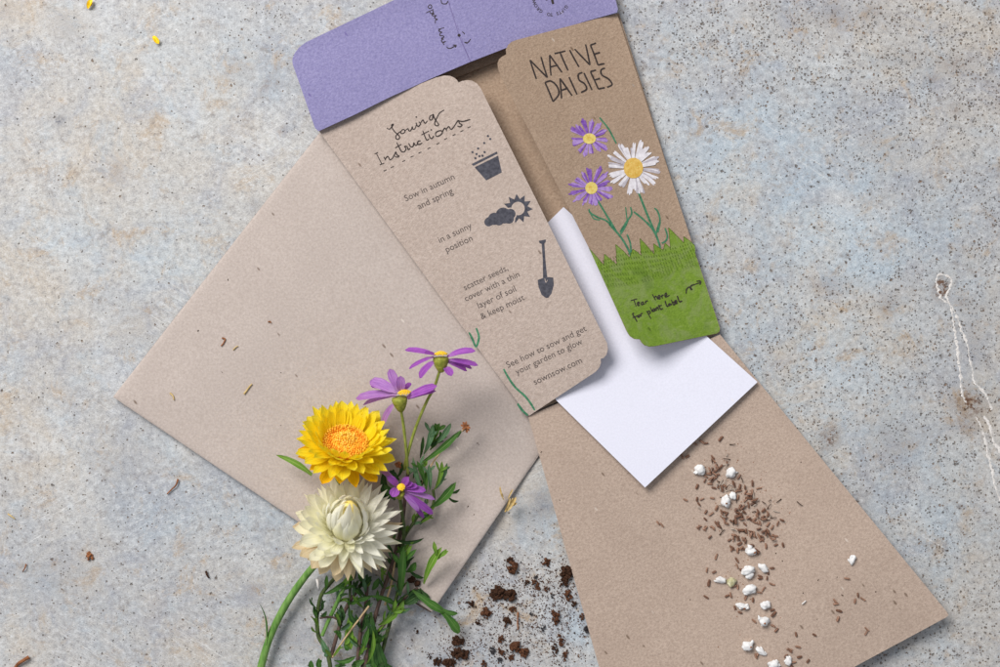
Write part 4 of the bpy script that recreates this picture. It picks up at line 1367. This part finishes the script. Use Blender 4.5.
SOIL = [  # px, py, w, h, lumps, material, label
    (498, 592, 14, 13, 14, 'soil', "left half of the widest soil clump on the stone beside the envelope corner"),
    (509, 594, 12, 12, 12, 'soil', "right half of the widest soil clump on the stone beside the envelope corner"),
    (513, 567, 11, 12, 9, 'soil_warm', "ragged brown soil clump right of the envelope edge, above the widest clump"),
    (510, 560, 6, 7, 5, 'soil', "small dark soil clump topmost of those right of the envelope"),
    (546, 562, 7, 8, 4, 'soil_warm', "rounded brown soil pellet topmost near the kraft panel edge"),
    (567, 572, 14, 12, 14, 'soil', "chunky dark soil clump touching the left edge of the lower kraft panel"),
    (564, 582, 8, 8, 7, 'soil', "dark soil clump just under the chunky clump at the kraft edge"),
    (568, 595, 8, 11, 7, 'soil_warm', "ragged brown soil clump at the kraft edge, third one down"),
    (574, 604, 6, 6, 4, 'soil', "round dark soil pellet beside the kraft panel edge"),
    (556, 616, 9, 17, 9, 'soil_warm', "upright oblong brown soil clump left of the kraft panel"),
    (471, 604, 7, 7, 4, 'soil', "lone round dark soil pellet near the envelope corner"),
    (487, 613, 10, 12, 8, 'soil_warm', "light brown soil lump below left of the widest clump"),
    (507, 622, 8, 11, 7, 'soil', "dark soil lump with a thin sliver standing out of it"),
    (478, 622, 5, 6, 3, 'soil', "small dark soil lump right of the forked leaf"),
    (513, 609, 7, 6, 5, 'soil_warm', "small brown soil lump just under the widest clump"),
    (531, 614, 4, 5, 3, 'soil_black', "small grey grit lump in the middle of the soil scatter"),
    (543, 628, 5, 7, 2, 'soil_black', "smooth black grit pebble left of the kraft panel"),
    (492, 650, 6, 7, 3, 'soil_black', "black grit pebble near the bottom, beside brown lumps"),
    (500, 659, 5, 5, 2, 'soil_black', "bluish black grit pebble at the very bottom of the scatter"),
    (457, 641, 15, 9, 12, 'soil', "dark soil clump touching the tip of the forked leaf"),
    (460, 653, 17, 11, 16, 'soil', "spiky dark soil clump under the one at the leaf tip"),
    (449, 663, 13, 9, 12, 'soil', "dark soil clump cut by the bottom edge of the photo"),
    (437, 661, 7, 8, 6, 'soil', "ragged dark soil lump at the bottom, left of the other clumps"),
    (430, 656, 4, 6, 3, 'soil', "leftmost small soil lump at the bottom under the leaves"),
    (416, 632, 5, 6, 2, 'soil', "lone dark oval soil pellet on bare stone under the leaves"),
    (515, 646, 13, 10, 11, 'soil_warm', "brown crumbly soil clump near the bottom centre of the scatter"),
    (524, 652, 9, 9, 8, 'soil_warm', "brown soil lump joined to the right of the bottom centre clump"),
    (511, 657, 6, 6, 5, 'soil_warm', "small brown soil lump under the bottom centre clump"),
    (501, 651, 6, 8, 5, 'soil_warm', "brown soil lump left of the bottom centre clump"),
    (501, 639, 6, 8, 5, 'soil_warm', "pale brown soil lump above the black pebble near the bottom"),
    (484, 664, 6, 10, 6, 'soil_warm', "upright brown soil sliver at the bottom edge"),
    (561, 640, 6, 14, 8, 'soil_warm', "long ragged soil lump left of the lower panel near the bottom"),
    (555, 648, 6, 12, 7, 'soil', "dark ragged soil lump beside the long one near the bottom"),
    (565, 655, 5, 14, 7, 'soil_warm', "thin brown soil streak at the bottom beside the kraft panel"),
    (587, 629, 7, 8, 5, 'soil_black', "grey grit lump close to the kraft panel edge"),
    (582, 617, 5, 7, 5, 'soil_warm', "loose brown crumbs beside the kraft edge above the grey lump"),
    (535, 582, 7, 6, 4, 'soil_warm', "orange brown crumb right of the widest soil clump"),
    (527, 583, 5, 7, 4, 'soil', "dark oval crumb left of the orange brown crumb"),
    (538, 587, 6, 6, 5, 'soil_warm', "brown crumb trio below the orange brown crumb"),
    (547, 589, 6, 5, 4, 'soil_warm', "last brown crumb of the row right of the widest clump"),
    (536, 577, 4, 4, 3, 'soil_black', "grey crumb above the row of brown crumbs"),
    (552, 596, 4, 5, 3, 'soil_black', "greenish grey crumb between the row and the kraft edge"),
    (90, 556, 8, 8, 3, 'dry', "tan brown crumb alone on the left of the table"),
]
for px, py, w, h, n, m, lab in SOIL:
    v, f = clump_mesh(w * S * 1.15, h * S * 1.15, n * 2 + 6)
    o = mk("soil_clump", v, f, M[m], None, smooth=False)
    put("", o, P(px, py, 0.0), (0, 0, uni(-.3, .3)), lab, "soil clump", "soil clumps on the stone")
CR = []
for k in range(5):
    v, f = clump_mesh(2.6 * S, 2.2 * S, 2, .4)
    CR.append(mk("soil_crumb", v, f, [M['soil'], M['soil_warm'], M['soil'], M['soil_black'], M['soil_warm']][k], None, smooth=False))
first = set()
placed = [(p[0], p[1], max(p[2], p[3]) * .5) for p in SOIL]


def pt_seg(px, py, a, b):
    dx, dy = b[0] - a[0], b[1] - a[1]
    t = max(0, min(1, ((px - a[0]) * dx + (py - a[1]) * dy) / (dx * dx + dy * dy)))
    return math.hypot(px - a[0] - t * dx, py - a[1] - t * dy)


n = 0
while n < 240:
    q = rnd()
    if q < .55:
        x, y = gau(525, 34), gau(625, 32)
    elif q < .8:
        x, y = uni(440, 598), uni(560, 666)
    else:
        x, y = gau(562, 12), gau(625, 30)
    if y > 690 or x < 425:
        continue
    # keep off the envelope and the lower panel
    if seg_d(x, y, (432, 612), (633, 317))[0] > -3 and y < 612:
        pass
    line_x = 432 + (612 - y) * (106 / 155) if y < 612 else 425
    pan_x = 530 + (y - 415) * (70 / 252)
    if x < line_x + 5 or x > pan_x - 3:
        continue
    if any(math.hypot(x - a, y - b) < r + 1 for a, b, r in placed):
        continue
    placed.append((x, y, 1.5))
    k = int(rnd() * 5)
    o = CR[k]
    if k in first:
        o = o.copy()
        COL.objects.link(o)
    first.add(k)
    sc = random.choice((.55, .65, .8, .8, 1, 1, 1.3))
    put("", o, P(x, y, 0), (0, 0, uni(0, 6.28)), "tiny dark soil crumb scattered on the stone between the envelope and the kraft panel", "soil crumb", "soil crumbs on the stone", sc)
    n += 1
sat = 0
for px, py, w, h, nn, m, lab in SOIL[:-1]:
    for q in range(3 if w > 6 else 1):
        a = uni(0, 6.28)
        x, y = px + math.cos(a) * (w * .5 + uni(.5, 4)), py + math.sin(a) * (h * .5 + uni(.5, 4))
        if x > 530 + (y - 415) * (70 / 252) - 3:
            continue
        k = int(rnd() * 5)
        o = CR[k].copy()
        COL.objects.link(o)
        put("", o, P(x, y, 0), (0, 0, uni(0, 6.28)), "tiny dark soil crumb scattered on the stone between the envelope and the kraft panel", "soil crumb", "soil crumbs on the stone", random.choice((.6, .8, 1, 1.3)))


def dust(name, spots, zf, m, size, label, cat, ok):
    """powder nobody could count: one mesh of minute grains"""
    vs, fs = [], []
    for cx, cy, sx, sy, cnt in spots:
        for k in range(cnt):
            x, y = gau(cx, sx), gau(cy, sy)
            if not ok(x, y):
                continue
            r = size * uni(.35, 1.2)
            c = P(x, y, zf(x, y) + r * .3)
            n0 = len(vs)
            a = uni(0, 6)
            el = uni(.8, 2.2)
            for j in range(4):
                vs.append(c + Vector((math.cos(a + j * 1.57) * r * (el if j % 2 else 1), math.sin(a + j * 1.57) * r * (el if j % 2 else 1), 0)))
            vs += [c + Vector((uni(-.3, .3) * r, uni(-.3, .3) * r, r * .8)), c - Vector((0, 0, r * .3))]
            for j in range(4):
                fs += [[n0 + j, n0 + (j + 1) % 4, n0 + 4], [n0 + (j + 1) % 4, n0 + j, n0 + 5]]
    o = mk(name, vs, fs, m, None, None, False, None)
    return tag(o, label, cat, None, "stuff")


dust("soil_dust", [(520, 620, 42, 36, 1100), (565, 620, 16, 36, 420), (503, 594, 18, 15, 280), (456, 652, 18, 11, 260), (515, 650, 24, 13, 320), (568, 580, 12, 15, 180), (535, 585, 14, 8, 120)], lambda x, y: 0.0, M['soil_warm'], .00020,
     "fine brown soil dust sprinkled on the stone around the soil clumps", "soil dust",
     lambda x, y: x < 530 + (y - 415) * (70 / 252) - 2 and (x > 432 + (612 - y) * (106 / 155) + 4 if y < 612 else x > 425))

# slivers, twigs and bits
def twig(name, pts, w, m, label, cat, z=.0006):
    q = [P(x, y, zz) for x, y, zz in pts]
    o0 = q[0].copy()
    v, f = tube(q, w * S * .5, w * S * .35, 6)
    o = mk(name, v, f, M[m], None, origin=o0)
    return tag(o, label, cat)


twig("twig", [(178, 479, .0008), (176, 485, .001), (172, 489, .0008), (167, 494, .0006)], 1.8, 'dry', "thin bent brown twig on the stone below the envelope edge", "twig")
twig("twig", [(29, 657, .001), (24, 660, .0015), (18, 664, .0012), (13, 671, .001)], 4, 'dry', "thick dark brown twig piece at the bottom left corner", "twig")
twig("twig", [(8, 514, .0006), (11, 516, .0012), (15, 519, .0006)], 1.6, 'dry_tan', "pale straw sliver at the left edge of the table", "twig")
twig("twig", [(26, 564, .0006), (25, 568, .001), (23, 571, .0006)], 1.5, 'dry', "short brown sliver on the lower left stone", "twig")
twig("twig", [(206, 571, .0008), (207, 575, .0012), (209, 578, .0006)], 2.2, 'soil', "small black sliver on the stone left of the green stem", "twig")
twig("twig", [(518, 612, .0006), (517.5, 622, .001), (518, 630, .0006)], 1.6, 'dry', "upright brown splinter among the soil crumbs", "twig")
ez = lambda x, y: z_env(x, y) + .0004
for pts, w, m, lab in (([(222, 338), (225, 339), (223.5, 343), (221, 346)], 1.7, 'dry', "curled brown plant shred on the envelope"),
                       ([(233, 350), (236, 347), (238, 346)], 1.2, 'dry_tan', "faint pale shred on the envelope right of the curled brown one"),
                       ([(244, 394), (247, 390), (250, 386), (252, 384)], 1.8, 'dry_tan', "straight straw coloured sliver on the envelope"),
                       ([(170, 393), (173, 396), (174, 400)], 1.8, 'dry_tan', "short tan bud scale near the left corner of the envelope"),
                       ([(268, 322), (270, 321.5), (271, 323)], 1.5, 'dry', "tiny brown shred on the upper part of the envelope")):
    twig("plant_shred", [(x, y, ez(x, y)) for x, y in pts], w, m, lab, "shred")
for x, y in ((198, 331), (222, 372), (281, 373), (281, 425), (478, 444), (474, 515), (468, 506), (228, 280)):
    v, f = clump_mesh(2.2 * S, 2.2 * S, 2, .4)
    o = mk("grit_speck", v, f, M['soil'], None, smooth=False)
    put("", o, P(x, y, z_env(x, y) - .0001), (0, 0, uni(0, 6)), "tiny dark grit speck lying on the envelope", "speck", "grit specks on the envelope")
for x, y, a, lab in ((90, 4, 1.1, "tiny yellow petal scrap at the top edge of the table"), (156, 40, -.9, "tiny yellow petal scrap on the stone below the one at the top edge")):
    b = P(x, y, .0008)
    d = Vector((math.cos(a), math.sin(a), .1)) * .0018
    v, f = petal(b - d, b + d, Vector((0, .2, 1)), .0018, LIG, curl=.12, cup=.3)
    v2, f2 = petal(b - d * .6 + Vector((.0004, 0, .0003)), b + d * .5, Vector((.3, .1, 1)), .0014, LIG, curl=.15, cup=.2)
    tag(mk("petal_scrap", *join([(v, f), (v2, f2)]), M['petal_bit'], None, origin=b), lab, "petal scrap")
# dried floret at the envelope's right edge
b = P(508, 503, .0045)
parts = []
for (x0, y0, x1, y1, w) in ((507, 511, 516, 497, 4), (506, 509, 514, 500, 3), (504, 500, 500, 486, 2.0), (508, 499, 513, 489, 1.6), (509, 505, 517, 503, 3), (505, 510, 510, 498, 2.5), (503, 498, 501, 492, 1.4)):
    parts.append(petal(P(x0, y0, .0046), P(x1, y1, .0056 + rnd() * .001), Vector((uni(-.4, .4), uni(-.4, .4), 1)), w * S, LIG, curl=.1, cup=.3, wave=.05))
parts.append(tube([P(505, 512, .0045), P(509, 505, .005), P(513, 498, .0056)], .00035, .0002, 5))
tag(mk("dried_floret", *join(parts), M['dry_tan'], None, origin=b), "dried tan flower scrap hanging over the right edge of the envelope", "dried flower")

# ------------------------------------------------------------------ seeds
SD = []
for k in range(10):
    L = uni(.0014, .0024)
    r = uni(.00024, .00037)
    v, f = [], []
    nn = 8
    prof = [(-.5, .62), (-.47, .88), (-.2, 1.05), (.1, 1), (.4, .86), (.5, .66)]
    bend = uni(-.00016, .00016)
    for i, (t, q) in enumerate(prof):
        for j in range(nn):
            a = 2 * math.pi * j / nn
            rr = r * q * (1 + .12 * (j % 2)) * uni(.95, 1.05)
            v.append(Vector((t * L, rr * math.cos(a) + bend * (1 - 4 * t * t), rr * math.sin(a))))
    for i in range(len(prof) - 1):
        for j in range(nn):
            f.append([i * nn + j, i * nn + (j + 1) % nn, (i + 1) * nn + (j + 1) % nn, (i + 1) * nn + j])
    f.append(list(range(nn))[::-1])
    f.append([(len(prof) - 1) * nn + j for j in range(nn)])
    SD.append(mk("seed", v, f, M['seed' if k % 2 else 'seed_dark'], None, smooth=False))
used = set()
seed_n = 0


def seed(px, py, ang=None, lvl=0.0, label="", sc=1.0):
    global seed_n
    k = int(rnd() * 10)
    o = SD[k]
    if k in used:
        o = o.copy()
        COL.objects.link(o)
    used.add(k)
    z = z_low(px, py) + .00036 + lvl
    put("", o, P(px, py, z), (uni(0, 6), uni(-.25, .25) if lvl else uni(-.05, .05), uni(0, 3.14) if ang is None else ang), label, "seed", "seeds spilled on the kraft panel", sc * uni(1.0, 1.22))
    seed_n += 1


LAB_HEAP = "brown rod-shaped seed in the dense heap on the kraft panel below the white sachet corner"
LAB_PER = "brown rod-shaped seed lying against the white perlite lumps lower down the kraft panel"
LAB_LOOSE = "brown rod-shaped seed lying loose on the kraft panel away from the heap"
a7 = [(312, 45), (215, 62), (237, 68), (180, 70), (115, 135), (140, 135), (270, 140), (275, 155), (345, 170), (290, 185), (310, 190), (265, 208), (250, 225), (235, 238), (295, 230), (285, 243), (230, 260), (190, 290), (130, 358), (190, 355), (200, 380), (215, 355), (268, 350), (290, 400), (235, 420), (262, 430), (232, 458), (200, 500), (232, 505), (268, 500), (288, 478), (303, 490), (380, 540), (400, 555), (428, 560), (480, 533), (488, 546), (522, 565), (545, 522), (562, 540), (590, 545), (595, 590), (632, 590), (605, 480), (575, 500), (555, 485), (508, 300), (405, 240), (410, 290), (440, 320), (455, 350), (472, 318), (400, 345), (385, 320), (370, 605), (400, 618), (290, 645), (505, 630), (320, 300), (305, 290), (330, 285)]
taken = []
for x, y in a7:
    X_, Y_ = 660 + x / 5.133, 430 + y / 5.133
    taken.append((X_, Y_))
    loose = x < 215 and y > 250 or y < 130 or x > 500 and y < 460 or x > 585 or y > 580
    seed(X_, Y_, None, 0, LAB_LOOSE if loose else LAB_HEAP)
for cx, cy, sx, sy, n in ((430, 450, 74, 56, 20), (500, 500, 74, 48, 20), (400, 440, 34, 30, 12), (450, 340, 30, 40, 10), (300, 230, 40, 34, 10), (480, 560, 70, 30, 8)):
    k = 0
    tries = 0
    while k < n and tries < 900:
        tries += 1
        x, y = 660 + gau(cx, sx) / 5.133, 430 + gau(cy, sy) / 5.133
        near = sum(1 for a, b in taken if math.hypot(a - x, b - y) < 3.0)
        if near > 1:
            continue
        taken.append((x, y))
        seed(x, y, None, .0006 * near + (.0003 if rnd() < .3 else 0), LAB_HEAP)
        k += 1
a8 = [(95, 35), (125, 40), (165, 40), (190, 20), (290, 90), (320, 95), (370, 72), (410, 100), (470, 80), (260, 145), (290, 150), (180, 185), (285, 200), (285, 230), (135, 250), (170, 260), (145, 315), (130, 385), (235, 380), (255, 375), (290, 335), (460, 320), (435, 290), (402, 292), (460, 240), (328, 388), (398, 362), (418, 345), (300, 462), (275, 438), (370, 505), (462, 450), (468, 470), (465, 530), (482, 550), (392, 165), (440, 260), (270, 330), (310, 250), (365, 400), (400, 280)]
for x, y in a8:
    if 130 < x < 240 and y < 60 or y < 110:
        lb = LAB_HEAP
    else:
        lb = LAB_PER if 225 < x < 500 else LAB_LOOSE
    seed(680 + x / 5, 520 + y / 5, None, 0, lb)
for x, y in ((580, 572), (672, 575), (590, 635), (548, 648), (835, 293), (890, 375), (915, 395), (775, 405), (875, 405), (790, 495), (935, 545), (795, 455), (930, 565), (780, 420)):
    seed(680 + x / 5, 520 + y / 5, None, 0, LAB_LOOSE)
for x, y in ((490, 372), (630, 380), (650, 352), (697, 385), (740, 405), (668, 412), (655, 430), (480, 380)):
    seed(660 + x / 5, 580 + y / 5, None, 0, LAB_PER if x < 500 or y > 408 and x < 690 else LAB_LOOSE)
for x, y in ((658, 523), (662, 525)):
    seed(x, y, -.9, 0, LAB_LOOSE, .9)

# silver bristles between the seeds
for k in range(56):
    cx, cy, sx, sy = random.choice(((725, 462, 8, 7), (765, 507, 9, 6), (738, 488, 12, 14), (750, 515, 18, 10), (733, 532, 8, 6), (728, 490, 9, 9)))
    x, y = gau(cx, sx), gau(cy, sy)
    a = uni(0, 6.28)
    L = uni(1.5, 4)
    z = z_low(x, y)
    q = [P(x - L * math.cos(a), y - L * math.sin(a), z + .0003), P(x + uni(-.6, .6), y + uni(-.6, .6), z + .0010 * rnd() + .0005), P(x + L * math.cos(a), y + L * math.sin(a), z + .0004)]
    v, f = tube(q, .00018, .00010, 4, 4)
    o = mk("seed_bristle", v, f, M['bristle' if rnd() < .6 else 'soil'], None, origin=q[1])
    tag(o, "fine silvery bristle shed among the heaped seeds", "bristle", "bristles among the seeds")

dust("seed_chaff", [(745, 505, 20, 20, 150), (728, 470, 12, 12, 60), (750, 590, 16, 34, 90), (770, 525, 12, 8, 40)], z_low, M['dry'], .00016,
     "fine brown chaff dust among the spilled seeds and perlite", "seed chaff", lambda x, y: seg_d(x, y, (757, 382), (645, 487))[0] < -4 or True)
# fine dark specks on the lower panel
for x, y in ((801, 462), (788, 642), (806, 642), (826, 580), (818, 580), (837, 577), (842, 595), (876, 592), (817, 619), (776, 553), (782, 561), (803, 593), (690, 600), (560, 500), (541, 452)):
    v, f = clump_mesh(2.0 * S, 1.8 * S, 2, .4)
    o = mk("grit_speck", v, f, M['soil'], None, smooth=False)
    put("", o, P(x, y, z_low(x, y) - .0001), (0, 0, uni(0, 6)), "tiny dark grit speck lying on the lower kraft panel", "speck", "grit specks on the kraft panel")
twig("plant_shred", [(802, 604, z_low(802, 604) + .0004), (804, 602.5, z_low(804, 602) + .0006), (806, 600.5, z_low(806, 600) + .0004)], 1.6, 'flake', "short white sliver right of the perlite trail", "shred")

# ------------------------------------------------------------------ perlite lumps
PER = [(699, 471, 13, 16, 0.2, "white perlite lump, leftmost at the top of the seed heap"),
       (731, 474, 12, 15, -.4, "white perlite lump at the upper right of the seed heap"),
       (724, 500, 12, 14, .1, "white perlite lump in the heap, left one of the touching pair"),
       (732, 496, 9, 13, .2, "white perlite lump in the heap, right one of the touching pair"),
       (750, 550, 15, 12, .1, "white perlite lump just below the seed heap, first of the lower trail"),
       (747, 571, 18, 15, .3, "largest white perlite lump in the middle of the lower trail"),
       (762, 566, 17, 9, -.8, "elongated smooth white perlite lump right of the largest one"),
       (719, 580, 15, 10, -.2, "white perlite lump at the left end of the lower trail"),
       (731, 581, 12, 11, .2, "yellowish stained perlite lump left of the largest white one"),
       (749, 590, 17, 12, .4, "white perlite lump with seeds under it, below the largest one"),
       (743, 606, 16, 9, -.2, "elongated white perlite lump, left one of the lower three"),
       (766, 605, 14, 11, .3, "white perlite lump, upper right one of the lower three"),
       (763, 620, 16, 13, .1, "white perlite lump with a dark spot, lowest of the lower three"),
       (748, 645, 16, 14, .2, "angular white perlite lump standing alone near the bottom"),
       (761, 651, 15, 8, -.6, "thin pale perlite flake attached right of the angular lump"),
       (774, 664, 16, 12, .1, "white perlite lump cut by the bottom edge of the photo"),
       (788, 660, 9, 12, -.3, "small upright white perlite lump at the bottom edge beside seeds"),
       (851, 560, 8, 15, -.25, "lone elongated white perlite chip far right on the kraft panel")]
for px, py, w, h, rot, lab in PER:
    w, h = w * .88, h * .88
    mn = min(w, h) * S * .5
    parts = [ball((uni(-.1, .1) * w * S, uni(-.1, .1) * h * S, mn * .6), 1, 3, .26, (w * S * uni(.34, .44), h * S * uni(.34, .44), mn * .75))]
    for k in range(random.choice((1, 2, 2, 3))):
        a = k * 2.3 + uni(0, 2)
        parts.append(ball((math.cos(a) * w * S * .27, math.sin(a) * h * S * .27, mn * uni(.35, .8)), mn * uni(.3, .6), 3, .28, (1.2, uni(.5, 1.2), uni(.5, .9)), Matrix.Rotation(uni(0, 6), 3, 'Z')))
    v, f = join(parts)
    o = mk("perlite_lump", v, f, M['perlite_dirty' if 'stained' in lab else 'perlite'], None)
    if px in (750, 743, 763, 748, 724):
        top = max(v, key=lambda q: q.z)
        v, f = ball((top.x + .0004, top.y - .0003, top.z - .0002), .0005, 1, .25, (1, .8, .7))
        ORG[o.name] = Vector((0, 0, 0))
        mk("dark_spot", v, f, M['dry'], o)
    put("", o, P(px, py, z_low(px, py) - .0002), (0, 0, rot), lab, "perlite", "perlite lumps in the seed trail")
